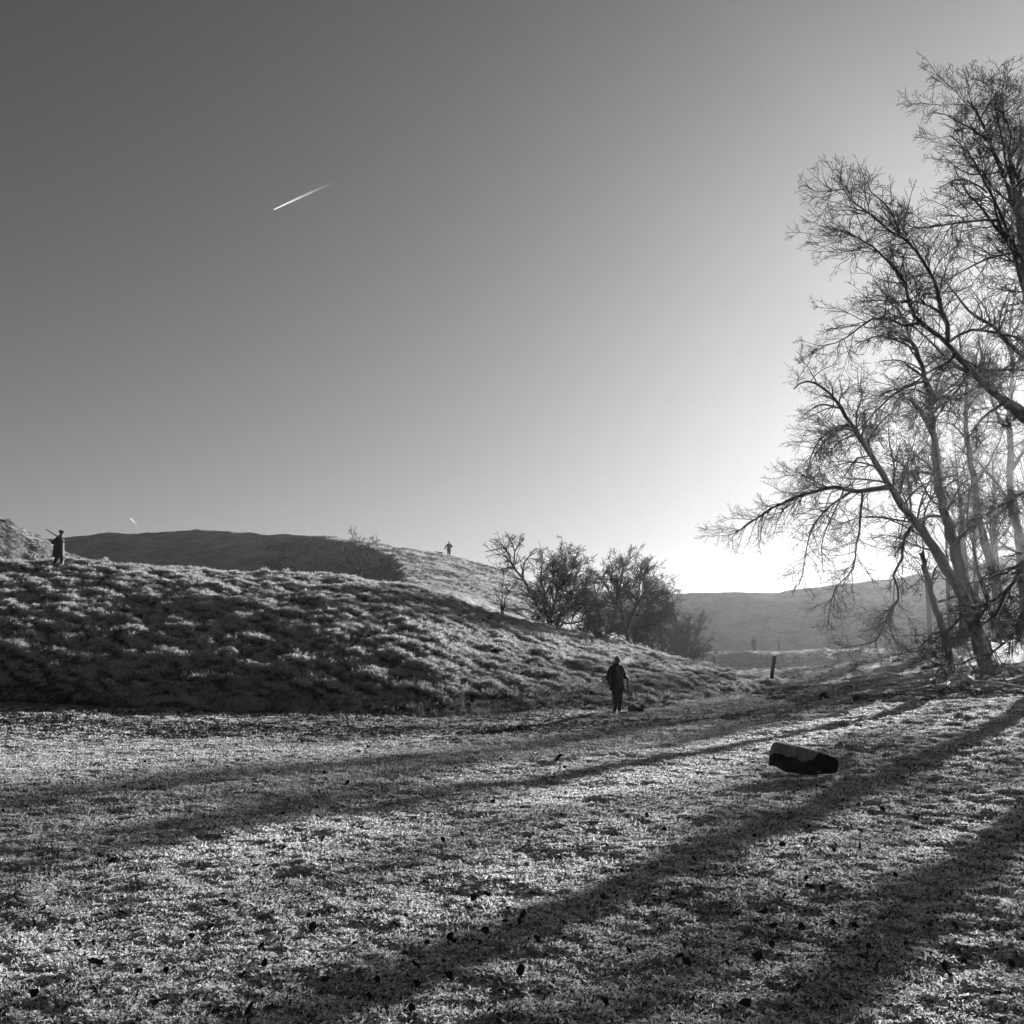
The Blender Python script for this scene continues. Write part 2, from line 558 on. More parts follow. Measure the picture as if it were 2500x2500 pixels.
def scatter(name, P, rot, scale, idx, tufts, host_label=None):
    """One stuff object: points that carry instances of the tufts."""
    me = bpy.data.meshes.new(name)
    me.vertices.add(len(P))
    me.vertices.foreach_set("co", np.ascontiguousarray(P, np.float32).ravel())
    for nm, typ, key, v in (("turn", 'FLOAT_VECTOR', "vector", rot), ("size", 'FLOAT', "value", scale), ("pick", 'INT', "value", idx)):
        at_ = me.attributes.new(nm, typ, 'POINT')
        at_.data.foreach_set(key, np.ascontiguousarray(v, np.int32 if typ == 'INT' else np.float32).ravel())
    o = bpy.data.objects.new(name, me)
    COL.objects.link(o)
    o["kind"] = "stuff"
    ng = bpy.data.node_groups.new(name, 'GeometryNodeTree')
    ng.interface.new_socket(name="Geometry", in_out='INPUT', socket_type='NodeSocketGeometry')
    ng.interface.new_socket(name="Geometry", in_out='OUTPUT', socket_type='NodeSocketGeometry')
    gi = ng.nodes.new("NodeGroupInput"); go = ng.nodes.new("NodeGroupOutput")
    iop = ng.nodes.new("GeometryNodeInstanceOnPoints")
    jn = ng.nodes.new("GeometryNodeJoinGeometry")
    for t in reversed(tufts):
        oi = ng.nodes.new("GeometryNodeObjectInfo")
        oi.inputs["Object"].default_value = t
        oi.inputs["As Instance"].default_value = True
        ng.links.new(oi.outputs["Geometry"], jn.inputs[0])

    def attr(nm, typ):
        nd = ng.nodes.new("GeometryNodeInputNamedAttribute")
        nd.data_type = typ
        nd.inputs["Name"].default_value = nm
        return [s for s in nd.outputs if s.enabled and s.name == "Attribute"][0]
    ng.links.new(gi.outputs[0], iop.inputs["Points"])
    ng.links.new(jn.outputs[0], iop.inputs["Instance"])
    iop.inputs["Pick Instance"].default_value = True
    ng.links.new(attr("pick", 'INT'), iop.inputs["Instance Index"])
    ng.links.new(attr("turn", 'FLOAT_VECTOR'), iop.inputs["Rotation"])
    ng.links.new(attr("size", 'FLOAT'), iop.inputs["Scale"])
    ng.links.new(iop.outputs[0], go.inputs[0])
    md = o.modifiers.new("scatter", 'NODES')
    md.node_group = ng
    return o


FROST = 0.90
T_MEADOW = [tuft("grass_tuft", 64, 0.042, 0.019, 0.0080, FROST, 0.84, 0.95, curl=1.2),
            tuft("grass_tuft", 64, 0.038, 0.016, 0.0090, FROST, 0.9, 1.05, curl=1.4),
            tuft("grass_tuft", 54, 0.044, 0.027, 0.0055, FROST, 0.75, 0.7, curl=0.9),
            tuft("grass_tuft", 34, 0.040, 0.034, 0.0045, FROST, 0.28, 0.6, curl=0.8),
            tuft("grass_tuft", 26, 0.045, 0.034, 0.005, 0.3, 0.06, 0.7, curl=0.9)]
T_ROUGH = [tuft("grass_tussock", 80, 0.13, 0.17, 0.010, FROST * 0.62, 0.6, 0.75, lean=(0.1, -0.6), curl=0.9),
           tuft("grass_tussock", 80, 0.14, 0.14, 0.012, FROST * 0.8, 0.75, 0.9, lean=(0.1, -0.5), curl=1.0),
           tuft("grass_tussock", 70, 0.12, 0.20, 0.009, FROST * 0.6, 0.06, 0.6, lean=(0.1, -0.7), curl=0.8)]


def frustum_points(n, y0, y1, margin=1.25, power=1.0):
    """points in the strip of ground between y0 and y1, density ~ 1/Y^power"""
    q = 2 - power
    Y = (y0 ** q + rng.uniform(0, 1, n) * (y1 ** q - y0 ** q)) ** (1 / q)
    u = rng.uniform(-0.56, 0.56, n) * margin
    return u * Y, Y


def meadow_grass():
    Xs, Ys = [], []
    x, y = frustum_points(270000, 3.2, 46, power=0.9)
    Z = meadow_h(x, y)
    free = (bank_h(x, y) < Z + 0.05) | (y < 30)
    x, y, Z = x[free], y[free], Z[free]
    n = len(x)
    pat = fbm(x * 1.1, y * 1.1, 91, 3)
    rnd = rng.uniform(0, 1, n)
    keep = rng.uniform(0, 1, n) > 0.75 * litter(x, y)
    x, y, Z, pat, rnd = x[keep], y[keep], Z[keep], pat[keep], rnd[keep]
    n = len(x)
    idx = np.where(pat > 0.85, 3, np.where(rnd < 0.4, 0, np.where(rnd < 0.75, 1, 2)))
    idx = np.where((rng.uniform(0, 1, n) < 0.05) | (rng.uniform(0, 1, n) < litter(x, y)), 3, idx)
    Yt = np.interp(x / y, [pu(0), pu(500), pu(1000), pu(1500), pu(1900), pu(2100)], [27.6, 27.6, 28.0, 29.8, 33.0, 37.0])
    trod_shade = np.exp(-((y - Yt + 0.8 * perlin(x * 0.3, y * 0.3, 101)) / 2.4) ** 2)          # trodden path at the bank foot, with a shade band painted in dark tufts
    lit_stripe = 0.6 * np.exp(-((y - Yt - 0.7) / 0.5) ** 2)  # sunlit stripe left pale inside the painted shade band
    idx = np.where(rng.uniform(0, 1, n) < 0.9 * trod_shade - lit_stripe, np.where(rng.uniform(0, 1, n) < 0.6, 4, 3), idx)
    idx = np.where(litter(x, y) > 0.4, 4, idx)
    sc = rng.uniform(0.75, 1.3, n) * np.interp(y, [3, 8, 16, 40], [0.95, 1.12, 1.5, 2.1])
    rot = np.stack([rng.normal(0, 0.15, n), rng.normal(0, 0.15, n), rng.uniform(0, 6.28, n)], 1)
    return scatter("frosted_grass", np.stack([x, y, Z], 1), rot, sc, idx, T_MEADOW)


def bank_grass():
    n = 95000
    u = rng.uniform(pu(-450), pu(1950), n)
    t = rng.uniform(0.0, 1.35, n)
    Yl, _ = itp(u, LIP); Yf, _ = itp(u, FOOT)
    y = Yf + (Yl - Yf) * t
    x = u * y
    z = bank_h(x, y)
    keep = z > meadow_h(x, y) - 0.05
    x, y, z, t = x[keep], y[keep], z[keep], t[keep]
    n = len(x)
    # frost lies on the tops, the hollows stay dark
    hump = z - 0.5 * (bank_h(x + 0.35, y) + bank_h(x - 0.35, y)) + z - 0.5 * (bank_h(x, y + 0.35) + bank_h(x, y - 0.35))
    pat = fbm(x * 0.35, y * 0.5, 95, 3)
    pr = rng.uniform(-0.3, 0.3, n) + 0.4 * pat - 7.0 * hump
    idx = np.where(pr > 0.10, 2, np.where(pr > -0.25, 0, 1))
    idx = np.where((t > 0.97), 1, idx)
    sc = rng.uniform(0.6, 1.3, n) * np.where(t < 0.1, 0.7, 1.0)
    rot = np.stack([rng.normal(0.25, 0.2, n), rng.normal(0, 0.2, n), rng.normal(0, 0.7, n)], 1)
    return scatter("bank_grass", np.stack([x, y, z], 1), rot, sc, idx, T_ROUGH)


def hill_grass():
    n = 26000
    u = rng.uniform(pu(650), pu(1330), n); y = rng.uniform(70, 136, n)
    u2 = rng.uniform(pu(1550), pu(2350), 14000); y2 = rng.uniform(47, 116, 14000)
    u3 = rng.uniform(pu(-200), pu(260), 5000); y3 = rng.uniform(58, 80, 5000)
    u = np.concatenate([u, u2, u3]); y = np.concatenate([y, y2, y3]); x = u * y
    z = H(x, y)
    n = len(x)
    pat = fbm(x * 0.25, y * 0.25, 99, 3)
    pr = rng.uniform(-0.5, 0.5, n) + 0.8 * pat
    idx = np.where(pr > 0.2, 2, np.where(pr > -0.2, 0, 1))
    idx = np.where(litter(x, y) > 0.3, 2, idx)
    sc = rng.uniform(0.5, 1.0, n) * np.interp(y, [47, 100], [0.6, 1.3])
    rot = np.stack([rng.normal(0.1, 0.2, n), rng.normal(0, 0.2, n), rng.normal(0, 1.5, n)], 1)
    return scatter("hill_grass", np.stack([x, y, z - 0.02], 1), rot, sc, idx, T_ROUGH)


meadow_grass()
bank_grass()
hill_grass()

# ------------------------------------------------------------------ trees: branches as tapered tubes
def tubes(P, R, sides):
    """P (N,K,3) polylines with radii R (N,K) -> verts, quads"""
    N, K, _ = P.shape
    T = np.gradient(P, axis=1)
    T /= np.linalg.norm(T, axis=2, keepdims=True) + 1e-9
    ref = rng.normal(0, 1, (N, 1, 3)) * np.ones((1, K, 1))
    A = np.cross(T, ref)
    A /= np.linalg.norm(A, axis=2, keepdims=True) + 1e-9
    B = np.cross(T, A)
    th = np.arange(sides) * 2 * math.pi / sides
    V = P[:, :, None, :] + R[:, :, None, None] * (A[:, :, None, :] * np.cos(th)[None, None, :, None] + B[:, :, None, :] * np.sin(th)[None, None, :, None])
    idx = np.arange(N * K * sides).reshape(N, K, sides)
    nx = np.roll(idx, -1, axis=2)
    Fq = np.stack([idx[:, :-1], nx[:, :-1], nx[:, 1:], idx[:, 1:]], -1).reshape(-1, 4)
    return V.reshape(-1, 3), Fq


def join(parts):
    Vs, Fs, o = [], [], 0
    for V, Fq in parts:
        Vs.append(V); Fs.append(Fq + o); o += len(V)
    return np.concatenate(Vs), np.concatenate(Fs)


def spline(pts, n):
    """Catmull-Rom through the points, n samples evenly along it"""
    p = np.asarray(pts, float)
    q = np.vstack([2 * p[0] - p[1], p, 2 * p[-1] - p[-2]])
    out = []
    for i in range(1, len(q) - 2):
        t = np.linspace(0, 1, 12, endpoint=False)[:, None]
        a, b, c, d = q[i - 1], q[i], q[i + 1], q[i + 2]
        out.append(0.5 * (2 * b + (c - a) * t + (2 * a - 5 * b + 4 * c - d) * t ** 2 + (3 * b - a - 3 * c + d) * t ** 3))
    out = np.vstack(out + [p[-1:]])
    s = np.concatenate([[0], np.cumsum(np.linalg.norm(np.diff(out, axis=0), axis=1))])
    ss = np.linspace(0, s[-1], n)
    return np.stack([np.interp(ss, s, out[:, k]) for k in range(out.shape[1])], 1)


def unit(v):
    return v / (np.linalg.norm(v, axis=-1, keepdims=True) + 1e-9)


def spawn(P, R, per_m, lo, hi, ratio, ang, up, wig, K, t0=0.15, rr=(0.5, 0.006), tip=0.002, out=None, outk=0.0, flat=None):
    """Side branches of every polyline: per_m per metre, lengths between lo and hi (or ratio of the parent)."""
    N, M, _ = P.shape
    seg = np.linalg.norm(np.diff(P, axis=1), axis=2)
    L = seg.sum(1)
    cnt = np.maximum(1, rng.poisson(np.maximum(L * per_m * (1 - t0), 0.01)))
    pi = np.repeat(np.arange(N), cnt)
    n = len(pi)
    t = t0 + (1 - t0) * rng.uniform(0, 1, n) ** 0.85
    a = t * (M - 1)
    i = np.clip(a.astype(int), 0, M - 2); f = (a - i)[:, None]
    base = P[pi, i] * (1 - f) + P[pi, i + 1] * f
    r0 = R[pi, i] * (1 - f[:, 0]) + R[pi, i + 1] * f[:, 0]
    T = unit(P[pi, i + 1] - P[pi, i])
    side = unit(np.cross(T, rng.normal(0, 1, (n, 3))))
    if flat is not None:                      # prefer a plane (beech sprays): squeeze one direction
        side = unit(side * np.asarray(flat))
        side = unit(side - T * (side * T).sum(1, keepdims=True))
    an = rng.normal(ang, 0.22, n)[:, None]
    d = unit(T * np.cos(an) + side * np.sin(an))
    if out is not None:
        d = unit(d + outk * unit(base - out))
    ln = np.clip(L[pi] * ratio * (1.2 - 0.85 * t) * rng.uniform(0.5, 1.3, n), lo, hi)
    pts = [base]
    step = (ln / (K - 1))[:, None]
    cur = base
    upv = np.array([0, 0, 1.0])
    ups = np.broadcast_to(np.asarray(up, float), (K,)) if np.ndim(up) else np.full(K, up)
    for k in range(K - 1):
        d = unit(d + rng.normal(0, wig, (n, 3)) + upv * ups[k])
        cur = cur + d * step
        pts.append(cur)
    Q = np.stack(pts, 1)
    rb = np.clip(r0 * rr[0], tip * 1.3, rr[1])
    Rq = rb[:, None] * np.linspace(1, 0, K)[None] + tip * np.linspace(0, 1, K)[None]
    return Q, Rq


M_BARK = simple_mat("dark_bark", 0.035, 0.85, 0.2, 6.0, 0.5, 0.02)
M_BEECH = simple_mat("beech_bark", 0.035, 0.8, 0.2, 3.0, 0.4, 0.02)
M_TWIG = simple_mat("twigs", 0.03, 0.8, 0.2)
M_DEAD = simple_mat("bare_dead_wood", 0.42, 0.8, 0.2, 9.0, 0.4, 0.01)


def limb(pts, Y0, Y1, w0, w1, n=None):
    """A limb surveyed from the photograph: pixel points, depth from Y0 to Y1, width in photograph pixels"""
    m = len(pts)
    Ys = np.linspace(Y0, Y1, m)
    W = np.array([at(x, y, Yk) for (x, y), Yk in zip(pts, Ys)])
    ln = np.linalg.norm(np.diff(W, axis=0), axis=1).sum()
    n = n or int(np.clip(ln * 2.2, 8, 40))
    Q = spline(W, n)
    ln_s = np.linspace(0, 1, n)
    r = (w0 + (w1 - w0) * ln_s ** 0.8) * 0.5 * Y0 / F
    kn = 0.35 * r.min() + 0.012
    Q[1:-1] += rng.normal(0, kn, (n - 2, 3))
    return Q, r * (1 + 0.08 * np.sin(np.arange(n) * 1.7 + rng.uniform(0, 6)))


def pad_stack(lims, K):
    P = np.stack([spline(l[0], K) for l in lims])
    R = np.stack([np.interp(np.linspace(0, 1, K), np.linspace(0, 1, len(l[1])), l[1]) for l in lims])
    return P, R


def twig_levels(P, R, sets, keep=None):
    """grow successive levels; returns list of (P,R)"""
    out = []
    for kw in sets:
        P, R = spawn(P, R, **kw)
        out.append((P, R))
    return out


FINE = dict(rr=(0.6, 0.012), tip=0.0045)


def crown_mesh(name, levels, parent, mat, origin):
    parts = []
    for P, R in levels:
        sides = 5 if R.max() > 0.03 else 3
        parts.append(tubes(P - origin, R, sides))
    V, Fq = join(parts)
    o = mesh_obj(name, V, Fq, mat, parent)
    o["kind"] = "stuff"
    return o


SEED = 3


def make_tree(name, base, label, group, stems, limbs, sets_stem, sets_limb, extra=(), extra_spec=(), plain=(), mat=None, cat="tree"):
    global rng
    keep_rng = rng
    rng = np.random.default_rng(abs(int(base[0] * 131 + base[1] * 977)) + len(label) + SEED)
    base = np.array(base)
    t = thing(name, tuple(base), label, cat, group)
    mat = mat or M_BEECH
    for k, (Q, r) in enumerate(stems):
        V, Fq = tubes((Q - base)[None], r[None], 12)
        mesh_obj("trunk", V, Fq, mat, t)
    for Q, r in list(limbs) + list(plain):
        V, Fq = tubes((Q - base)[None], r[None], 8)
        mesh_obj("limb", V, Fq, mat, t)
    lv = []
    if stems and sets_stem:
        lv += twig_levels(*pad_stack(stems, 30), sets_stem)
    if limbs and sets_limb:
        lv += twig_levels(*pad_stack(limbs, 20), sets_limb)
    for e in extra:
        lv += e
    for P, R in (e for x in extra_spec for e in twig_levels(*x)):
        lv.append((P, R))
    crown_mesh("crown", lv, t, M_TWIG, base)
    rng = keep_rng
    return t


def beech_sets(up1, up2, scale=1.0, dens=1.0, L1=True):
    s = []
    if L1:
        s.append(dict(per_m=1.95 * dens, lo=0.8 * scale, hi=3.4 * scale, ratio=0.33, ang=1.0, up=up1, wig=0.16, K=9, t0=0.3, rr=(0.5, 0.05), tip=0.007))
    s.append(dict(per_m=7.0 * dens, lo=0.45 * scale, hi=1.7 * scale, ratio=0.45, ang=0.85, up=up2, wig=0.17, K=7, t0=0.1, rr=(0.6, 0.022), tip=0.006))
    s.append(dict(per_m=7.6 * dens, lo=0.22 * scale, hi=0.7 * scale, ratio=0.5, ang=0.75, up=0.04, wig=0.2, K=4, t0=0.1, rr=(0.7, 0.0105), tip=0.0045))
    s.append(dict(per_m=8.5 * dens, lo=0.10 * scale, hi=0.30 * scale, ratio=0.55, ang=0.7, up=0.07, wig=0.15, K=2, t0=0.15, rr=(0.8, 0.0062), tip=0.0033))
    return s


# the leaning double-stemmed beech in view
A = limb([(2415, 1655), (2400, 1600), (2371, 1501), (2325, 1411), (2251, 1295), (2196, 1225), (2171, 1186), (2123, 1105), (2084, 1047), (2052, 997), (2025, 960), (1998, 940), (1966, 930), (1938, 950)], 42, 39, 40, 3, 40)
B = limb([(2425, 1655), (2412, 1600), (2379, 1516), (2348, 1408), (2325, 1326), (2305, 1248), (2290, 1163), (2277, 1037), (2274, 980), (2262, 930), (2237, 856), (2220, 819), (2203, 782), (2190, 751)], 42.3, 44, 38, 8, 40)
A1 = limb([(2174, 1188), (2138, 1194), (2099, 1200), (2061, 1194), (2022, 1190), (1983, 1202), (1944, 1213), (1913, 1229), (1866, 1252), (1828, 1279), (1781, 1307)], 40.3, 38.5, 15, 2.5)
hang = [limb([(2105, 1200), (2101, 1252), (2099, 1295), (2092, 1330), (2086, 1388), (2045, 1427), (2029, 1470), (2022, 1530)], 39.9, 39.5, 6, 2),
        limb([(2076, 1202), (2029, 1233), (1998, 1264), (1975, 1307), (1967, 1342), (1965, 1373), (1950, 1430)], 39.6, 38.5, 6, 2),
        limb([(2061, 1194), (2029, 1264), (2010, 1310), (2008, 1349), (2010, 1400)], 39.5, 39.9, 5, 1.5),
        limb([(2224, 1287), (2204, 1318), (2202, 1369), (2179, 1400), (2196, 1454), (2169, 1497), (2154, 1540), (2123, 1571), (2053, 1582)], 40.6, 39, 9, 2),
        limb([(2190, 1470), (2170, 1500), (2180, 1560), (2205, 1590)], 39.5, 38.8, 5, 2),
        limb([(2123, 1105), (2084, 1040), (2045, 1047), (2014, 1062), (1991, 1089), (1975, 1132), (1967, 1175)], 39.8, 38.2, 7, 2),
        limb([(2052, 997), (2010, 988), (1980, 1000), (1950, 1030)], 39.4, 38.3, 6, 1.5),
        limb([(2086, 1051), (2052, 1046), (2015, 1075), (1985, 1120), (1972, 1160)], 39.5, 40.5, 6, 1.5),
        limb([(2129, 1111), (2090, 1120), (2060, 1165), (2050, 1190)], 39.8, 41, 5, 1.5),
        limb([(1944, 1213), (1905, 1255), (1885, 1320)], 38.9, 38.2, 4, 1.2),
        limb([(2022, 1190), (1950, 1160), (1880, 1170)], 39.1, 37.8, 4, 1.2)]
stubs = [limb([(2250, 916), (2213, 889)], 43.6, 43.4, 8, 6, 6), limb([(2275, 1055), (2245, 1000), (2223, 975)], 43.3, 43, 16, 9, 6)]
B1 = [limb([(2258, 930), (2220, 943), (2183, 963), (2146, 997), (2112, 1031), (2079, 1068)], 43.5, 42, 9, 2.5),
      limb([(2290, 1163), (2240, 1150), (2200, 1165), (2170, 1200)], 43, 42, 7, 2),
      limb([(2311, 1265), (2275, 1258), (2245, 1270), (2215, 1310), (2180, 1340)], 42.8, 41.5, 8, 2),
      limb([(2274, 1000), (2300, 960), (2340, 930), (2380, 880)], 43.4, 44.5, 8, 2),
      limb([(2237, 856), (2190, 830), (2140, 820), (2090, 840)], 43.8, 42.5, 7, 2),
      limb([(2220, 819), (2235, 770), (2260, 720)], 43.9, 44.5, 7, 2),
      limb([(2330, 1330), (2370, 1290), (2420, 1270), (2470, 1230)], 42.6, 43.5, 8, 2)]
gz = H(*at(2415, 1655, 42)[:2])
tb = at(2418, 1655, 42); tb[2] = gz
droop = [0.05, 0.0, -0.06, -0.1, -0.12, -0.12, -0.08, -0.04, 0.0]
make_tree("beech_tree", tb, "leaning bare beech with two stems, its long left limb hanging over the valley", "bare beeches on the right",
          [A, B], [A1] + hang + B1 + stubs,
          beech_sets(droop, -0.02), beech_sets(0, -0.03, 0.9, 1.0, L1=False))

# the nearer beech whose trunk stands just outside the picture on the right
G0 = limb([(2775, 1850), (2765, 1700), (2745, 1500), (2715, 1300), (2690, 1150), (2660, 950), (2620, 780), (2560, 660), (2500, 545), (2474, 500), (2459, 455), (2447, 426), (2428, 373), (2412, 327), (2384, 274), (2362, 245)], 30, 33.5, 74, 4, 40)
G = [limb([(2705, 1240), (2620, 1110), (2560, 1050), (2500, 1007), (2462, 980), (2422, 957), (2395, 930), (2368, 899), (2335, 866), (2314, 835), (2287, 815), (2247, 788), (2220, 758), (2215, 728), (2207, 691), (2186, 657), (2153, 624), (2116, 595), (2099, 582), (2065, 563)], 30.3, 28.5, 32, 3),
     limb([(2314, 832), (2318, 802), (2301, 765), (2294, 728), (2284, 687), (2267, 661), (2247, 624), (2235, 609), (2204, 581), (2167, 557), (2136, 532), (2099, 504), (2068, 482), (2052, 455), (2022, 468)], 29.3, 29.8, 14, 2.5),
     limb([(2198, 572), (2186, 541), (2167, 504), (2136, 476), (2117, 454), (2125, 425)], 29.6, 29.9, 7, 2),
     limb([(2640, 880), (2580, 760), (2500, 637), (2474, 597), (2450, 544), (2428, 488), (2397, 432), (2375, 389), (2335, 342), (2320, 330)], 31.2, 31, 16, 3),
     limb([(2600, 740), (2540, 610), (2500, 498), (2484, 435), (2468, 380), (2465, 317), (2449, 270), (2446, 225)], 31.8, 33.2, 16, 2.5),
     limb([(2437, 538), (2400, 537), (2335, 547), (2242, 557), (2215, 545), (2198, 530), (2170, 520)], 31.2, 29.8, 8, 2),
     limb([(2481, 615), (2416, 631), (2378, 647), (2319, 678), (2285, 672)], 31.1, 30.2, 8, 2),
     limb([(2410, 470), (2360, 440), (2330, 440), (2290, 460)], 31, 30.3, 6, 1.6),
     limb([(2420, 350), (2380, 320), (2330, 290), (2290, 275)], 32.6, 32, 7, 2),
     limb([(2300, 765), (2250, 742), (2215, 738), (2130, 735), (2085, 735)], 29.6, 28.6, 8, 2),
     limb([(2247, 788), (2200, 790), (2140, 775), (2090, 810), (2040, 835), (2000, 845)], 29.3, 28.2, 8, 2),
     limb([(2350, 880), (2420, 905), (2480, 900), (2560, 930)], 29.6, 30.2, 12, 5),
     limb([(2335, 866), (2300, 890), (2262, 915), (2215, 940), (2150, 960)], 29.4, 28.8, 8, 2),
     limb([(2370, 905), (2330, 960), (2290, 1010), (2260, 1080)], 29.4, 28.6, 8, 2),
     limb([(2462, 980), (2410, 1010), (2370, 1060), (2340, 1130)], 29.8, 29, 8, 2),
     limb([(2310, 840), (2360, 805), (2420, 810), (2500, 835), (2580, 900)], 29.6, 30.4, 8, 6),
     limb([(2575, 700), (2560, 560), (2570, 420), (2560, 300), (2590, 200)], 32, 33, 12, 3),
     limb([(2650, 900), (2720, 700), (2760, 500), (2780, 300)], 31.2, 32, 20, 4),
     limb([(2690, 1150), (2780, 950), (2860, 750), (2900, 500)], 30.7, 31.5, 22, 4),
     limb([(2720, 1330), (2860, 1180), (2960, 1020)], 30.3, 29, 18, 4)]
K_ = [limb([(2722, 1345), (2640, 1290), (2560, 1315), (2500, 1370), (2484, 1411), (2455, 1445), (2414, 1466), (2383, 1486), (2349, 1504), (2311, 1541), (2280, 1561), (2255, 1565)], 30, 26.5, 17, 3),
      limb([(2740, 1480), (2640, 1420), (2560, 1430), (2500, 1486), (2479, 1541), (2455, 1567), (2424, 1592), (2373, 1608), (2336, 1623), (2298, 1623), (2259, 1608), (2250, 1588)], 29.9, 26.5, 11, 2.5),
      limb([(2455, 1445), (2440, 1490), (2400, 1525), (2350, 1560), (2300, 1575)], 28, 26.4, 7, 2),
      limb([(2500, 1370), (2450, 1400), (2380, 1420), (2320, 1440)], 28.5, 27.3, 7, 2),
      limb([(2715, 1300), (2600, 1180), (2500, 1200), (2420, 1250), (2370, 1270)], 30.2, 27.6, 11, 2.5),
      limb([(2484, 1411), (2500, 1450), (2495, 1520), (2470, 1600)], 28.2, 27, 7, 2),
      limb([(2414, 1466), (2390, 1520), (2360, 1545), (2310, 1590)], 27.5, 27.8, 6, 2)]
tb = at(2775, 1790, 30); tb[2] = H(tb[0], tb[1]) - 0.1
make_tree("beech_tree", tb, "nearest tall beech at the right edge with black limbs reaching left", "bare beeches on the right",
          [G0], G, beech_sets(0.03, 0.02, 0.8, 1.0), beech_sets(0.02, 0.0, 0.95, 1.15, L1=False), plain=K_,
          extra_spec=[(*pad_stack(K_, 24), beech_sets(0.02, 0.0, 0.55, 1.35, L1=False))])

# dead snag behind the leaning beech
SN = limb([(2322, 1600), (2309, 1563), (2278, 1462), (2259, 1388), (2249, 1349)], 45, 44.5, 20, 12, 14)
SNl = [limb([(2270, 1440), (2285, 1390), (2300, 1370)], 44.7, 45.2, 7, 3), limb([(2290, 1470), (2330, 1458), (2365, 1455)], 44.9, 44, 7, 5),
       limb([(2262, 1400), (2240, 1420), (2215, 1440)], 44.6, 44, 5, 2), limb([(2300, 1540), (2270, 1555), (2240, 1590)], 44.9, 43.5, 8, 2.5)]
tb = at(2324, 1640, 45); tb[2] = H(tb[0], tb[1]) - 0.1
SN[0][0] = tb
make_tree("dead_tree", tb, "broken dead tree stem behind the leaning beech, snapped off at the top", "bare beeches on the right",
          [SN], SNl, None, beech_sets(droop, -0.04, 0.8, 1.0, L1=False), cat="dead tree")

# paler stems standing further back
D = limb([(2465, 1660), (2455, 1560), (2433, 1427), (2410, 1349), (2391, 1264), (2375, 1155), (2363, 1078), (2356, 1019), (2361, 953), (2350, 880), (2340, 800)], 74, 76, 34, 4)
Dl = [limb([(2405, 1330), (2390, 1240), (2345, 1215), (2300, 1230)], 74.4, 72.5, 8, 2), limb([(2380, 1180), (2420, 1120), (2450, 1050)], 74.8, 75.5, 8, 2.5),
      limb([(2363, 1078), (2330, 1040), (2290, 1030)], 75, 73.5, 7, 2), limb([(2361, 1000), (2400, 940), (2420, 860)], 75.2, 76.5, 7, 2),
      limb([(2420, 1380), (2380, 1390), (2340, 1370), (2310, 1330)], 74, 72.5, 8, 2)]
tb = at(2465, 1650, 74); tb[2] = H(tb[0], tb[1]) - 0.1
make_tree("beech_tree", tb, "slim pale beech stem rising behind the leaning beech", "bare beeches on the right", [D], Dl,
          beech_sets(0.02, 0.0, 1.1, 0.8), beech_sets(0.02, 0.0, 1.1, 0.8, L1=False))
FS = limb([(2520, 1660), (2508, 1500), (2487, 1310), (2468, 1194), (2468, 1097), (2462, 1020), (2472, 900), (2465, 800), (2480, 700)], 90, 92, 34, 4)
Fl = [limb([(2485, 1300), (2455, 1215), (2410, 1150), (2372, 1118), (2330, 1085)], 90.2, 88, 14, 3), limb([(2468, 1150), (2510, 1080), (2540, 980)], 90.5, 91, 12, 3),
      limb([(2468, 1060), (2430, 1000), (2400, 900), (2390, 820)], 91, 90, 10, 2.5), limb([(2490, 1330), (2540, 1240), (2600, 1180)], 90, 91.5, 12, 3),
      limb([(2490, 1350), (2450, 1330), (2420, 1300)], 90, 88.5, 9, 2.5)]
tb = at(2520, 1650, 90); tb[2] = H(tb[0], tb[1]) - 0.1
make_tree("beech_tree", tb, "pale forked beech at the right edge behind the other stems", "bare beeches on the right", [FS], Fl,
          beech_sets(0.02, 0.0, 1.1, 0.8), beech_sets(0.02, 0.0, 1.1, 0.8, L1=False))
ES = limb([(2446, 1650), (2420, 1500), (2393, 1411), (2375, 1330), (2362, 1270), (2366, 1200), (2350, 1130)], 62, 63, 16, 3)
tb = at(2446, 1650, 62); tb[2] = H(tb[0], tb[1]) - 0.1
make_tree("young_beech", tb, "thin young beech between the leaning beech and the pale stem", "bare beeches on the right", [ES], [],
          beech_sets(0.0, 0.0, 1.0, 0.9), None)


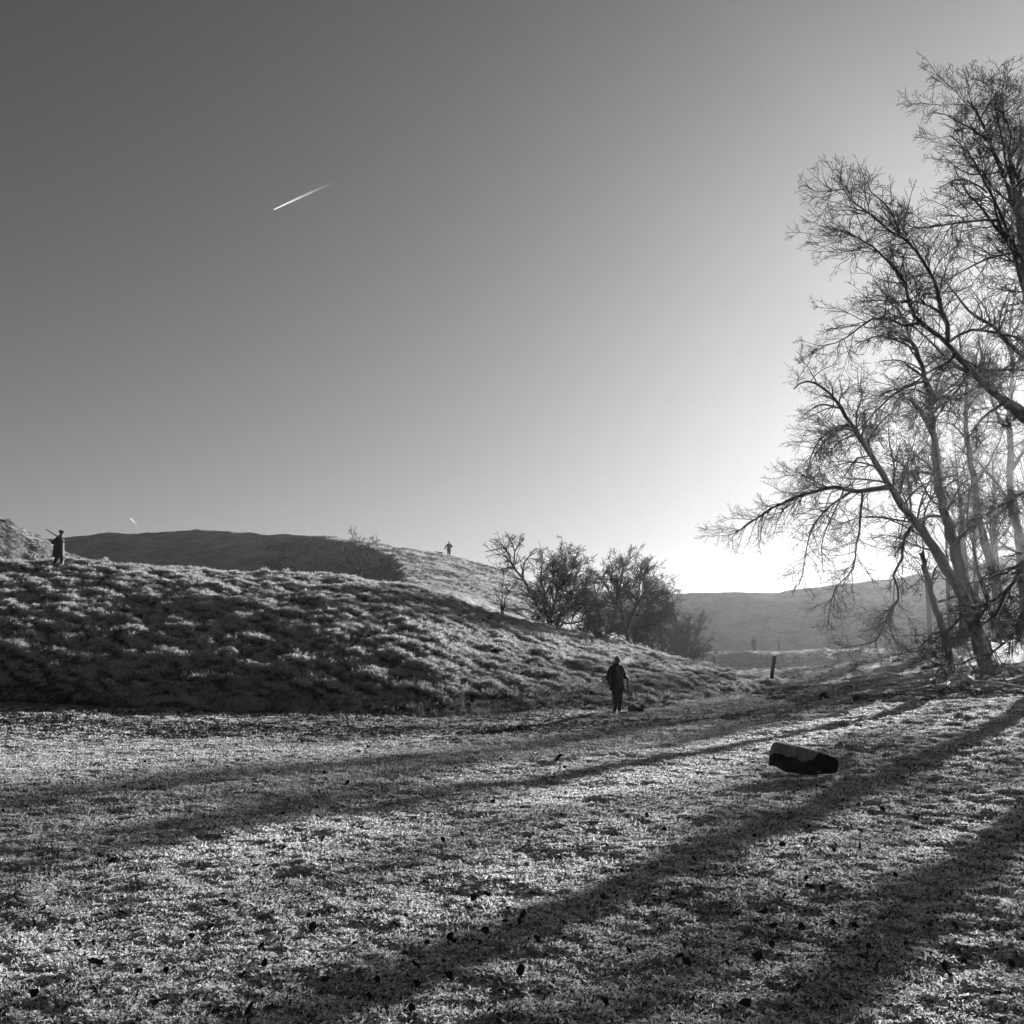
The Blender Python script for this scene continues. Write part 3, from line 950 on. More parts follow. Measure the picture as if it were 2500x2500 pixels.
# ------------------------------------------------------------------ trees of the wood on the sun side
def generic_beech(h, seed):
    global rng
    keep = rng
    rng = np.random.default_rng(seed)
    n = 16
    z = np.linspace(0, 1, n)
    Q = np.stack([0.5 * np.sin(z * 3 + seed) * z + 0.3 * z, 0.4 * np.cos(z * 2.3 + seed) * z, h * z], 1)
    r = 0.42 * (1 - z) ** 0.8 + 0.02
    r[0] *= 1.35
    lims = []
    for k in range(13):
        t0 = 0.45 + 0.50 * k / 13
        i = t0 * (n - 1); b = Q[int(i)] + (i - int(i)) * (Q[int(i) + 1] - Q[int(i)])
        az = k * 2.4 + rng.normal(0, 0.3)
        L = h * (0.42 - 0.28 * t0)
        el = 0.35 + 0.9 * t0
        d = np.array([math.cos(az) * math.cos(el), math.sin(az) * math.cos(el), math.sin(el)])
        pts = [b + d * L * s + np.array([0, 0, 0.10 * L * s * s]) + rng.normal(0, 0.14 * s, 3) for s in np.linspace(0, 1, 6)]
        q = spline(pts, 14)
        lims.append((q, np.linspace(0.17 * (1 - t0) + 0.04, 0.015, 14)))
    out = (Q, r, lims)
    lv = twig_levels(*pad_stack(lims, 16), [
        dict(per_m=1.5, lo=0.8, hi=3.0, ratio=0.45, ang=0.85, up=0.02, wig=0.17, K=7, t0=0.2, rr=(0.5, 0.04), tip=0.008),
        dict(per_m=3.0, lo=0.4, hi=1.3, ratio=0.5, ang=0.8, up=0.02, wig=0.18, K=5, t0=0.15, rr=(0.6, 0.016), tip=0.007),
        dict(per_m=4.0, lo=0.2, hi=0.6, ratio=0.55, ang=0.75, up=0.05, wig=0.2, K=3, t0=0.15, rr=(0.7, 0.009), tip=0.004)])
    rng = keep
    return out, lv


def copy_thing(src, loc, rz, sc, label):
    r = src.copy()
    COL.objects.link(r)
    r.location = loc; r.rotation_euler = (0, 0, rz); r.scale = (sc, sc, sc)
    r["label"] = label
    for ch in src.children:
        c = ch.copy()
        COL.objects.link(c)
        c.parent = r
    return r


protos = []
for seed, h in ((3, 21), (8, 23)):
    (Q, r, lims), lv = generic_beech(h, seed)
    t = make_tree("beech_tree", (0, 0, 0), "", "beeches of the wood beyond", [(Q, r)], lims, None, None, extra=[lv])
    protos.append(t)
WOOD = [  # (x, y, proto, turn, scale, label)
    (30.5, 70, 0, 0.4, 0.42, "small hazy beech just right of the leaning beech's stems"),
    (38.0, 84, 1, 2.1, 0.60, "hazy beech seen between the stems at the right edge"),
    (46.0, 98, 0, 3.3, 0.69, "hazy beech well back among the stems on the right"),
    (45.9, 105, 1, 1.0, 0.68, "hazy beech whose trunk hides behind the leaning beech's second stem"),
    (40.4, 95, 0, 4.4, 0.63, "lower hazy beech behind the fork of the leaning beech"),
    (42.8, 106, 1, 5.5, 0.66, "hazy beech behind the broken dead stem"),
    (27, 36, 0, 2.6, 0.95, "beech of the wood standing just outside the picture beyond the right edge"),
    (21.8, 34.8, 1, 0.2, 0.9, "beech of the wood standing just outside the picture beyond the right edge"),
    (31, 45.5, 1, 3.0, 1.0, "beech of the wood standing just outside the picture beyond the right edge"),
    (17.6, 33.8, 0, 2.2, 0.92, "beech of the wood standing just outside the picture beyond the right edge"),
    (53, 120, 0, 0.9, 1.08, "faint tall beech far back in the wood, left of two of the same size"),
    (57.5, 121, 1, 2.9, 0.98, "faint tall beech far back in the wood, right of one of the same size"),
    (62, 122, 0, 4.9, 1.08, "beech of the wood standing just outside the picture beyond the right edge"),
    (57, 92, 0, 1.0, 1.0, "beech of the wood standing just outside the picture beyond the right edge"),
    (66, 112, 1, 2.6, 1.05, "beech of the wood standing just outside the picture beyond the right edge"),
    (50, 76, 0, 5.2, 1.0, "beech of the wood standing just outside the picture beyond the right edge"),
    (24, 27, 1, 1.9, 0.95, "beech of the wood standing just outside the picture beyond the right edge"),
]
for k, (x, y, p, rz, sc, lb) in enumerate(WOOD):
    loc = (x, y, H(x, y) - 0.1)
    if k < 2:
        o = protos[p]
        o.location = loc; o.rotation_euler = (0, 0, rz); o.scale = (sc,) * 3; o["label"] = lb
    else:
        copy_thing(protos[p], loc, rz, sc, lb)


# ------------------------------------------------------------------ hawthorns and scrub
def scrub_sets(dens=1.0, sc=1.0, up=0.05, low=0.06):
    return [dict(per_m=5.0 * dens, lo=0.5 * sc, hi=2.1 * sc, ratio=0.6, ang=0.8, up=up, wig=0.24, K=7, t0=low, rr=(0.6, 0.04), tip=0.012),
            dict(per_m=6.5 * dens, lo=0.3 * sc, hi=1.0 * sc, ratio=0.5, ang=0.85, up=0.05, wig=0.3, K=5, t0=0.1, rr=(0.7, 0.018), tip=0.008),
            dict(per_m=13.0 * dens, lo=0.14 * sc, hi=0.45 * sc, ratio=0.5, ang=0.8, up=0.05, wig=0.25, K=2, t0=0.1, rr=(0.8, 0.010), tip=0.005)]


def hawthorn(name, base, stems, label, group, dens=1.0, sc=1.0, cat="tree", up=0.05, low=0.06):
    b = at(*base); b[2] = H(b[0], b[1]) - 0.15
    for Q, r in stems:
        if np.linalg.norm(Q[0] - b) < 1.6:
            Q[0] = b + (Q[0] - b) * np.array([0.5, 0.5, 0])
    return make_tree(name, b, label, group, stems[:2], stems[2:], scrub_sets(dens, sc, up, low), scrub_sets(dens, sc, up) if len(stems) > 2 else None, mat=M_BARK, cat=cat)


HG = "bare thorn trees in the gully behind the bank"
hawthorn("hawthorn", (1292, 1445, 62), [
    limb([(1294, 1450), (1274, 1408), (1251, 1385), (1247, 1374), (1240, 1345), (1225, 1338), (1205, 1343), (1185, 1347)], 62, 61, 7, 2),
    limb([(1274, 1408), (1282, 1375), (1300, 1350), (1308, 1340)], 62, 62.5, 5, 1.8),
    limb([(1251, 1385), (1258, 1355), (1250, 1325), (1237, 1303)], 62, 62.3, 5, 1.8), limb([(1258, 1345), (1275, 1320), (1280, 1315)], 62, 61, 4, 1.8),
    limb([(1240, 1350), (1222, 1325), (1210, 1318)], 61.8, 62.5, 4, 1.8)], "wind-bent thorn tree leaning left against the sky, leftmost of the gully trees", HG, 0.8, 0.75)
hawthorn("thorn_bush", (1350, 1535, 61), [
    limb([(1342, 1535), (1348, 1490), (1365, 1430), (1375, 1380), (1380, 1345)], 61, 61, 8, 2), limb([(1350, 1530), (1390, 1460), (1410, 1400), (1418, 1370)], 61, 61.5, 8, 2),
    limb([(1348, 1500), (1325, 1440), (1320, 1390), (1330, 1365)], 61, 61.5, 7, 2), limb([(1355, 1510), (1400, 1480), (1430, 1430)], 61, 62, 7, 2),
    limb([(1345, 1520), (1310, 1480), (1300, 1440)], 61, 60.5, 6, 2), limb([(1360, 1450), (1350, 1400), (1352, 1365)], 61, 60, 6, 2),
    limb([(1365, 1440), (1395, 1395), (1400, 1360)], 61, 60.2, 6, 2), limb([(1355, 1525), (1420, 1515), (1450, 1480)], 61, 60.5, 6, 2)],
    "dense dark thorn bush with upright twigs beside the wind-bent tree", HG, 1.35, 0.8, "bush", 0.09)
hawthorn("thorn_bush", (1470, 1570, 67), [
    limb([(1470, 1575), (1465, 1520), (1455, 1460), (1450, 1420)], 67, 67, 8, 2), limb([(1470, 1570), (1500, 1500), (1505, 1440)], 67, 67.5, 8, 2),
    limb([(1468, 1560), (1435, 1500), (1425, 1450)], 67, 66.5, 7, 2), limb([(1470, 1560), (1440, 1540), (1410, 1520)], 67, 66.3, 6, 2)],
    "dark bush filling the gap between the dense thorn bush and the round hawthorn", HG, 1.3, 0.9, "bush", 0.08)
hawthorn("hawthorn", (1536, 1586, 63), [
    limb([(1536, 1590), (1534, 1560), (1527, 1540), (1520, 1500), (1512, 1450), (1520, 1400), (1525, 1372)], 63, 63, 12, 2), limb([(1527, 1545), (1545, 1500), (1560, 1450), (1562, 1400), (1570, 1378)], 63, 63.5, 9, 2),
    limb([(1534, 1552), (1560, 1520), (1590, 1470), (1615, 1440), (1635, 1432)], 63, 63.5, 8, 2), limb([(1520, 1500), (1490, 1450), (1470, 1415), (1450, 1402)], 63, 63.5, 7, 2),
    limb([(1555, 1480), (1580, 1430), (1600, 1395)], 63.3, 62.5, 6, 2), limb([(1515, 1460), (1495, 1410), (1500, 1378)], 63, 62.5, 6, 2),
    limb([(1540, 1540), (1580, 1525), (1615, 1530), (1640, 1560)], 63, 62.5, 7, 2), limb([(1530, 1545), (1495, 1520), (1475, 1480)], 63, 62.3, 6, 2),
    limb([(1590, 1470), (1630, 1480), (1655, 1520)], 63.3, 63.8, 5, 2), limb([(1550, 1500), (1600, 1500), (1650, 1500)], 63.2, 64, 6, 2)],
    "round-crowned hawthorn on the crest above the man with the grey hair", HG, 1.3, 0.85, low=0.38)
hawthorn("hawthorn", (1554, 1592, 68), [
    limb([(1554, 1595), (1552, 1560), (1560, 1500), (1575, 1450)], 68, 68, 11, 2.5), limb([(1553, 1560), (1590, 1510), (1620, 1490)], 68, 68.5, 8, 2),
    limb([(1553, 1570), (1530, 1520), (1500, 1500)], 68, 68.5, 7, 2), limb([(1580, 1530), (1630, 1540), (1660, 1570)], 68, 69, 6, 2)],
    "second trunk and crown directly behind the round-crowned hawthorn", HG, 1.2, 0.9)
hawthorn("hawthorn", (1676, 1622, 78), [
    limb([(1676, 1628), (1672, 1590), (1660, 1550), (1645, 1520), (1640, 1500)], 78, 78, 8, 2), limb([(1688, 1626), (1685, 1590), (1700, 1550), (1712, 1510)], 78, 78.5, 7, 2),
    limb([(1675, 1600), (1630, 1580), (1610, 1550)], 78, 77, 6, 2), limb([(1686, 1600), (1715, 1580), (1735, 1560)], 78, 79, 6, 2), limb([(1674, 1590), (1680, 1540), (1685, 1505)], 78, 79, 6, 2)],
    "small hazy hawthorn, rightmost of the gully trees, beside the valley shooter", HG, 1.2, 0.9)
hawthorn("thorn_bush", (1618, 1610, 72), [
    limb([(1618, 1615), (1615, 1570), (1600, 1530), (1598, 1500)], 72, 72, 7, 2), limb([(1620, 1612), (1645, 1570), (1655, 1530)], 72, 72.5, 7, 2),
    limb([(1618, 1600), (1590, 1580), (1570, 1550)], 72, 71, 6, 2)], "low hazy thorn bush between the two hawthorns", HG, 1.2, 0.85, "bush")
hawthorn("bramble", (1480, 1578, 60.5), [
    limb([(1480, 1582), (1475, 1560), (1460, 1545)], 60.5, 60.5, 4, 1.5), limb([(1482, 1582), (1495, 1562), (1510, 1550)], 60.5, 60.3, 4, 1.5),
    limb([(1478, 1580), (1440, 1562), (1415, 1552)], 60.5, 60.2, 4, 1.5), limb([(1484, 1580), (1515, 1572), (1530, 1570)], 60.5, 60.6, 4, 1.5),
    limb([(1440, 1562), (1425, 1540), (1415, 1530)], 60.3, 60, 3, 1.2)], "low tangled bramble at the foot of the thorn trees left of the round hawthorn", HG, 1.6, 0.7, "bush")
hawthorn("thorn_bush", (880, 1402, 79), [
    limb([(880, 1410), (878, 1370), (870, 1335), (862, 1310), (858, 1302)], 79, 79, 4, 1.2), limb([(880, 1405), (895, 1360), (905, 1330), (920, 1318)], 79, 79.4, 4, 1.2),
    limb([(880, 1400), (850, 1370), (838, 1345)], 79, 78.6, 4, 1.2), limb([(872, 1350), (885, 1325), (890, 1310)], 79, 79.3, 3, 1),
    limb([(880, 1400), (840, 1385), (815, 1370)], 79, 78.5, 4, 1.2), limb([(885, 1395), (905, 1385), (918, 1380)], 79, 79, 4, 1.2)],
    "lone bare bush on the hillside at the edge of the hill's shadow", None, 1.2, 0.42, "bush")
hawthorn("scrub_bush", (1227, 1470, 57.5), [
    limb([(1227, 1474), (1225, 1440), (1230, 1412), (1228, 1395)], 57.5, 57.5, 3, 1), limb([(1228, 1470), (1245, 1440), (1252, 1425)], 57.5, 57.8, 3, 1),
    limb([(1226, 1470), (1208, 1450), (1200, 1440)], 57.5, 57.2, 3, 1)], "thin scrub on the bank top left of the wind-bent tree", None, 0.9, 0.3, "bush")
hawthorn("distant_bush", (2055, 1428, 193), [
    limb([(2055, 1432), (2050, 1415), (2035, 1405)], 193, 193, 3, 1), limb([(2055, 1430), (2068, 1412), (2075, 1400)], 193, 193, 3, 1),
    limb([(2058, 1428), (2080, 1418), (2092, 1414)], 193, 193, 3, 1)], "small faint bush on the far skyline behind the hanging twigs", None, 0.5, 1.6, "bush")


# ------------------------------------------------------------------ dead branches lying about
def ground_branch(pts, w0, w1, label, lift=None, side=(), group="fallen branches under the beeches", mat=None, fixY=None):
    W = []
    for k, (x, y) in enumerate(pts):
        d = ray(x, y)
        if fixY:
            Y = fixY
        else:                                   # where the line of sight meets the ground
            Ys_ = np.linspace(12, 60, 300)
            hz = H(d[0] / d[1] * Ys_, Ys_) - (EYE + d[2] / d[1] * Ys_)
            j = np.argmax(hz > 0); Y = Ys_[j]
        W.append(np.array([d[0] / d[1] * Y, Y, 0]))
    W = np.array(W)
    if not fixY:                                # straight in plan, roughly: limit the spread in depth
        W[:, 1] = np.median(W[:, 1]) + 0.5 * (W[:, 1] - np.median(W[:, 1])) - 0.6
    for k, (x, y) in enumerate(pts):
        d = ray(x, y)
        W[k, 0] = d[0] / d[1] * W[k, 1]
        zz = EYE + d[2] / d[1] * W[k, 1]
        g = H(W[k, 0], W[k, 1])
        W[k, 2] = max(zz, g + 0.03) if lift is None else max(g + 0.02, zz)
        W[k, 2] = min(W[k, 2], g + 0.55) + 0.09
    n = max(8, int(len(pts) * 4))
    Q = spline(W, n)
    r = np.linspace(w0, w1, n) * 0.75 * W[0, 1] / F
    b = Q.mean(0); b[2] = H(b[0], b[1])
    t = thing("fallen_branch", tuple(b), label, "branch", group)
    V, Fq = tubes((Q - b)[None], r[None], 8)
    mesh_obj("stem", V, Fq, mat or M_DEAD, t)
    P1, R1 = spawn(Q[None], r[None], per_m=1.6, lo=0.2, hi=0.9, ratio=0.3, ang=0.8, up=-0.02, wig=0.2, K=6, t0=0.2, rr=(0.6, 0.02), tip=0.006)
    P1[:, :, 2] = np.maximum(P1[:, :, 2], H(P1[:, :, 0].ravel(), P1[:, :, 1].ravel()).reshape(P1.shape[:2]) + 0.01)
    V, Fq = tubes(P1 - b, R1, 4)
    o = mesh_obj("twigs", V, Fq, mat or M_DEAD, t)
    o["kind"] = "stuff"
    return t


for pts, w0, w1, lb in [
    ([(2160, 1647), (2197, 1655), (2220, 1660), (2259, 1660), (2305, 1661), (2347, 1656)], 4, 5, "long thin dead branch lying level behind the arched branch"),
    ([(2342, 1656), (2367, 1665), (2388, 1678), (2404, 1688), (2411, 1696)], 11, 7, "thick arched pale dead branch bending down to the ground"),
    ([(2347, 1658), (2316, 1666), (2305, 1675), (2288, 1688), (2270, 1686)], 6, 3, "forked dead branch reaching down left from the arched branch"),
    ([(2104, 1684), (2137, 1688), (2166, 1684), (2197, 1688), (2228, 1693), (2259, 1687), (2269, 1682), (2285, 1688), (2303, 1686), (2316, 1673)], 3, 7, "long wavy dead branch nearest the meadow"),
    ([(2269, 1680), (2287, 1662), (2298, 1644), (2300, 1641)], 7, 2.5, "dead branch sticking up from the heap"),
    ([(2207, 1679), (2220, 1674), (2259, 1673), (2272, 1675)], 3, 5, "short pale dead branch in the middle of the heap"),
    ([(2054, 1665), (2085, 1661), (2119, 1656)], 3, 5, "upper of two short branches at the left end of the heap"),
    ([(2041, 1678), (2072, 1673), (2111, 1667)], 4, 6, "lower of two short branches at the left end of the heap"),
    ([(2383, 1670), (2440, 1675), (2500, 1688), (2540, 1692)], 5, 3, "dead branch running right from the arched branch"),
    ([(2455, 1675), (2479, 1665), (2500, 1662)], 6, 7, "short stout dead branch at the right edge"),
    ([(2140, 1675), (2181, 1667), (2220, 1661)], 3, 4, "thin dead branch crossing the heap")]:
    ground_branch(pts, w0, w1, lb)
ground_branch([(1251, 1466), (1281, 1459), (1311, 1443), (1335, 1425)], 4, 2.5, "pale dead limb slanting up beside the wind-bent thorn tree", group="dead limbs on the bank", fixY=57.5)
ground_branch([(1234, 1466), (1268, 1489), (1291, 1516)], 3.5, 2, "pale dead limb running down the bank below the thorn bush", group="dead limbs on the bank", fixY=57)

# ------------------------------------------------------------------ people, dog, guns
def cap_tube(p0, p1, r0, r1, sides=10, flat=1.0, up=None):
    """closed tapered capsule between two points"""
    p0, p1 = np.asarray(p0, float), np.asarray(p1, float)
    d = p1 - p0; L = np.linalg.norm(d); d = d / (L + 1e-9)
    ref = np.array([0, 0, 1.0]) if abs(d[2]) < 0.9 else np.array([1.0, 0, 0])
    a = np.cross(d, ref); a /= np.linalg.norm(a); b = np.cross(d, a)
    rings = []
    for t in (-0.95, -0.7, -0.35):
        rings.append((p0 + d * t * r0, r0 * math.sqrt(1 - t * t)))
    rings += [(p0, r0), (p0 + d * L * 0.5, (r0 + r1) / 2), (p1, r1)]
    for t in (0.35, 0.7, 0.95):
        rings.append((p1 + d * t * r1, r1 * math.sqrt(1 - t * t)))
    th = np.arange(sides) * 2 * math.pi / sides
    V = np.concatenate([c + r * (np.cos(th)[:, None] * a + np.sin(th)[:, None] * b * flat) for c, r in rings])
    n = len(rings)
    i = np.arange(n * sides).reshape(n, sides)
    nx = np.roll(i, -1, 1)
    Fq = np.stack([i[:-1], nx[:-1], nx[1:], i[1:]], -1).reshape(-1, 4).tolist()
    Fq.append(i[0][::-1].tolist()); Fq.append(i[-1].tolist())
    return V, Fq


def chain(pts, rs, **kw):
    return [cap_tube(pts[k], pts[k + 1], rs[k], rs[k + 1], **kw) for k in range(len(pts) - 1)]


def ball(c, rx, ry, rz_, n=12):
    u = np.linspace(0.12, math.pi - 0.12, 9); th = np.arange(n) * 2 * math.pi / n
    V = np.array([[c[0] + rx * math.sin(a) * math.cos(t), c[1] + ry * math.sin(a) * math.sin(t), c[2] + rz_ * math.cos(a)] for a in u for t in th])
    i = np.arange(len(u) * n).reshape(len(u), n); nx = np.roll(i, -1, 1)
    Fq = np.stack([i[:-1], i[1:], nx[1:], nx[:-1]], -1).reshape(-1, 4).tolist()
    Fq.append(i[0].tolist()); Fq.append(i[-1][::-1].tolist())
    return V, Fq


def loft(sections, n=20):
    """closed loft of ellipses: (x, y, z, rx, ry)"""
    th = np.arange(n) * 2 * math.pi / n
    V = np.array([[x + rx * math.cos(t), y + ry * math.sin(t), z] for x, y, z, rx, ry in sections for t in th])
    m = len(sections)
    i = np.arange(m * n).reshape(m, n); nx = np.roll(i, -1, 1)
    Fq = np.stack([i[:-1], nx[:-1], nx[1:], i[1:]], -1).reshape(-1, 4).tolist()
    Fq.append(i[0][::-1].tolist()); Fq.append(i[-1].tolist())
    return V, Fq


def fused(name, shapes, voxel, mat, parent, smooth_it=4, kind=None):
    """union of closed shapes as ONE continuous surface"""
    Vs, Fs, o = [], [], 0
    for V, Fq in shapes:
        Vs.append(V); Fs += [[k + o for k in f] for f in Fq]; o += len(V)
    me = bpy.data.meshes.new(name)
    me.from_pydata(np.concatenate(Vs).tolist(), [], Fs)
    tmp = bpy.data.objects.new(name + "_raw", me)
    COL.objects.link(tmp)
    md = tmp.modifiers.new("r", 'REMESH'); md.mode = 'VOXEL'; md.voxel_size = voxel
    if smooth_it:
        sm = tmp.modifiers.new("s", 'SMOOTH'); sm.iterations = smooth_it; sm.factor = 0.5
    dg = bpy.context.evaluated_depsgraph_get()
    res = bpy.data.meshes.new_from_object(tmp.evaluated_get(dg))
    bpy.data.objects.remove(tmp)
    bpy.data.meshes.remove(me)
    res.name = name
    res.polygons.foreach_set("use_smooth", np.ones(len(res.polygons), bool))
    res.materials.clear(); res.materials.append(mat)
    ob = bpy.data.objects.new(name, res)
    COL.objects.link(ob)
    ob.parent = parent
    return ob


M_SKIN = simple_mat("skin", 0.14, 0.6)
M_COAT = simple_mat("dark_waxed_coat", 0.013, 0.7, 0.25, 9.0, 0.35, 0.004)
M_TROUS = simple_mat("dark_trousers", 0.022, 0.85, 0.15, 12.0, 0.3)
M_BOOT = simple_mat("black_boots", 0.012, 0.5, 0.3)
M_HAIR = simple_mat("grey_hair", 0.16, 0.7, 0.3, 40.0, 0.3)
M_TWEED = simple_mat("dark_tweed", 0.02, 0.9, 0.1, 60.0, 0.4)
M_STEEL = simple_mat("blued_steel", 0.02, 0.4, 0.5)
M_WALNUT = simple_mat("dark_walnut", 0.03, 0.5, 0.4)


def hand(wrist, d, palm_n, side, curl=0.5):
    """palm, four unequal bent fingers and a thumb; d points along the hand"""
    d = unit(np.asarray(d, float)); pn = unit(np.asarray(palm_n, float) - d * np.dot(d, palm_n))
    ac = np.cross(d, pn) * side
    S = [cap_tube(wrist, wrist + d * 0.055, 0.027, 0.036, flat=0.55)]
    for k, (off, L) in enumerate(((-0.030, 0.062), (-0.010, 0.075), (0.011, 0.070), (0.031, 0.054))):
        b = wrist + d * 0.088 + ac * off
        m = b + (d * math.cos(curl * 0.7) + pn * math.sin(curl * 0.7)) * L * 0.55
        e = m + (d * math.cos(curl * 1.7) + pn * math.sin(curl * 1.7)) * L * 0.5
        S += chain([wrist + d * 0.06 + ac * off * 0.8, b, m, e], [0.011, 0.0105, 0.0095, 0.008], sides=7)
    t0 = wrist + d * 0.025 - ac * 0.028
    t1 = t0 + (d * 0.6 - ac * 0.6 + pn * 0.3) * 0.042
    t2 = t1 + (d * 0.9 - ac * 0.1 + pn * 0.4) * 0.032
    S += chain([t0, t1, t2], [0.014, 0.011, 0.009], sides=7)
    return S


def person(loc, rz, label, J, coat_len=0.50, cap=None, hair=None, voxel=0.011, height=1.78, group=None, coat_flare=1.0, bulk=1.0):
    """J: joints in metres, facing +Y, right hand on +X. Keys: ehl/hwl (left elbow, wrist), ehr/hwr, knees kl kr, ankles al ar, head turn."""
    k = height / 1.78
    t = thing("person", loc, label, "person", group, rz)
    t.scale = (k, k, k)
    V3 = lambda *a: np.array(a, float)
    lean = J.get('lean', 0.0)
    hip, neck = V3(0, 0, 0.94), V3(0, 0.03 + lean, 1.50)
    shl, shr = V3(-0.18, lean, 1.40), V3(0.18, lean, 1.40)
    el, wl, er, wr = (V3(*J[q]) for q in ('el', 'wl', 'er', 'wr'))
    kl, kr, al, ar = (V3(*J[q]) for q in ('kl', 'kr', 'al', 'ar'))
    turn = J.get('turn', 0.0)
    hf = V3(-math.sin(turn), math.cos(turn), 0)      # face direction
    hs = V3(hf[1], -hf[0], 0)
    hc = neck + V3(0, 0.01, 0.142) + hf * 0.015
    body = [loft([(0, 0, 0.86, 0.15, 0.105), (0, 0, 0.98, 0.165, 0.115), (0, lean * 0.4, 1.12, 0.145, 0.10), (0, lean * 0.8, 1.30, 0.18, 0.115), (0, lean, 1.42, 0.17, 0.10), (0, lean, 1.48, 0.08, 0.07)]),
            cap_tube(neck - V3(0, 0, 0.06), hc - V3(0, 0, 0.03), 0.058, 0.055),
            ball(hc + V3(0, 0, 0.03), 0.075, 0.088, 0.098),
            ball(hc + hf * 0.02 - V3(0, 0, 0.055), 0.055, 0.062, 0.062),
            cap_tube(hc + hf * 0.085 + V3(0, 0, 0.012), hc + hf * 0.108 - V3(0, 0, 0.022), 0.010, 0.016, sides=7),      # nose
            cap_tube(hc + hf * 0.075 - V3(0, 0, 0.055) - hs * 0.018, hc + hf * 0.075 - V3(0, 0, 0.055) + hs * 0.018, 0.010, 0.010, sides=7),   # mouth
            cap_tube(hc + hf * 0.07 + V3(0, 0, 0.035) - hs * 0.04, hc + hf * 0.07 + V3(0, 0, 0.035) + hs * 0.04, 0.014, 0.014, sides=7)]      # brow
    for sg in (-1, 1):
        body.append(cap_tube(hc + hs * sg * 0.078 + V3(0, 0, 0.02), hc + hs * sg * 0.080 - V3(0, 0, 0.025), 0.016, 0.011, sides=7))            # ears
    for sh, e, w, sg, q in ((shl, el, wl, -1, 'l'), (shr, er, wr, 1, 'r')):
        body += chain([V3(0, lean, 1.40), sh, e, w], [0.07, 0.058, 0.043, 0.028])
        body += hand(w, J.get('hd' + q, w - e), J.get('pn' + q, (-sg, 0.2, 0)), sg, J.get('curl' + q, 0.5))
    for sx, kn, an in ((-0.09, kl, al), (0.09, kr, ar)):
        body += chain([V3(sx, 0, 0.92), kn, an], [0.088, 0.06, 0.042])
        body += chain([an + V3(0, -0.03, -0.05), an + V3(0, 0.15, -0.065)], [0.04, 0.032])
    fused("body", body, voxel, M_SKIN, t, 2)
    cl = coat_len
    hem = 0.96 - (cl - 0.30)
    fl = coat_flare
    bk = bulk
    coat = [loft([(0, 0, hem, 0.245 * fl, 0.190 * fl * bk), (0, 0, hem + 0.12, 0.24 * fl, 0.185 * fl * bk), (0, 0, 1.02, 0.225, 0.170 * bk), (0, lean * 0.5, 1.16, 0.215, 0.160 * bk), (0, lean * 0.9, 1.33, 0.205, 0.155 * bk), (0, lean, 1.42, 0.165, 0.135), (0, lean + 0.01, 1.50, 0.105, 0.10), (0, lean + 0.015, 1.56, 0.082, 0.085)])]
    for sh, e, w, sg in ((shl, el, wl, -1), (shr, er, wr, 1)):
        coat += chain([V3(sg * 0.10, lean, 1.41), sh, e, w + (e - w) * 0.06], [0.08, 0.088, 0.080, 0.062])
    c = fused("coat", coat, 0.013, M_COAT, t, 5)
    tro = [loft([(0, 0, hem - 0.0, 0.155, 0.125), (0, 0, 1.0, 0.17, 0.13)])] if hem < 0.9 else [loft([(0, 0, 0.84, 0.165, 0.125), (0, 0, 1.0, 0.17, 0.13)])]
    for sx, kn, an in ((-0.09, kl, al), (0.09, kr, ar)):
        tro += chain([V3(sx, 0, 0.90), kn, an + (kn - an) * 0.55], [0.115, 0.098, 0.085])
    fused("trousers", tro, 0.013, M_TROUS, t, 4)
    for kn, an in ((kl, al), (kr, ar)):
        ft = unit(V3(*(J.get('foot', (0, 1, 0)))))
        bt = chain([an + (kn - an) * 0.72, an + (kn - an) * 0.25, an], [0.086, 0.074, 0.066]) + chain([an + V3(0, 0, -0.045) - ft * 0.035, an + V3(0, 0, -0.055) + ft * 0.17], [0.055, 0.046])
        fused("boot", bt, 0.012, M_BOOT, t, 3)
    if cap == 'flat':
        top = hc + V3(0, 0, 0.085)
        cs = [ball(top + hf * 0.0 - V3(0, 0, 0.015), 0.100, 0.112, 0.075), ball(top + hf * 0.085 - V3(0, 0, 0.035), 0.07, 0.065, 0.022), ball(top - hf * 0.045 + V3(0, 0, 0.01), 0.085, 0.08, 0.06)]
        fused("flat_cap", cs, 0.009, M_TWEED, t, 2)
    elif cap == 'brim':
        top = hc + V3(0, 0, 0.085)
        cs = [loft([(top[0], top[1], top[2] - 0.03, 0.165, 0.185), (top[0], top[1], top[2] - 0.015, 0.165, 0.185)]), loft([(top[0], top[1], top[2] - 0.03, 0.09, 0.105), (top[0], top[1], top[2] + 0.075, 0.075, 0.09)])]
        fused("brimmed_hat", cs, 0.009, M_TWEED, t, 2)
    if hair:
        hs_ = [ball(hc - hf * 0.012 + V3(0, 0, 0.045), 0.085, 0.092, 0.092), ball(hc - hf * 0.05 - V3(0, 0, 0.02), 0.07, 0.055, 0.075)]
        fused("hair", hs_, 0.009, hair, t, 2)
    return t


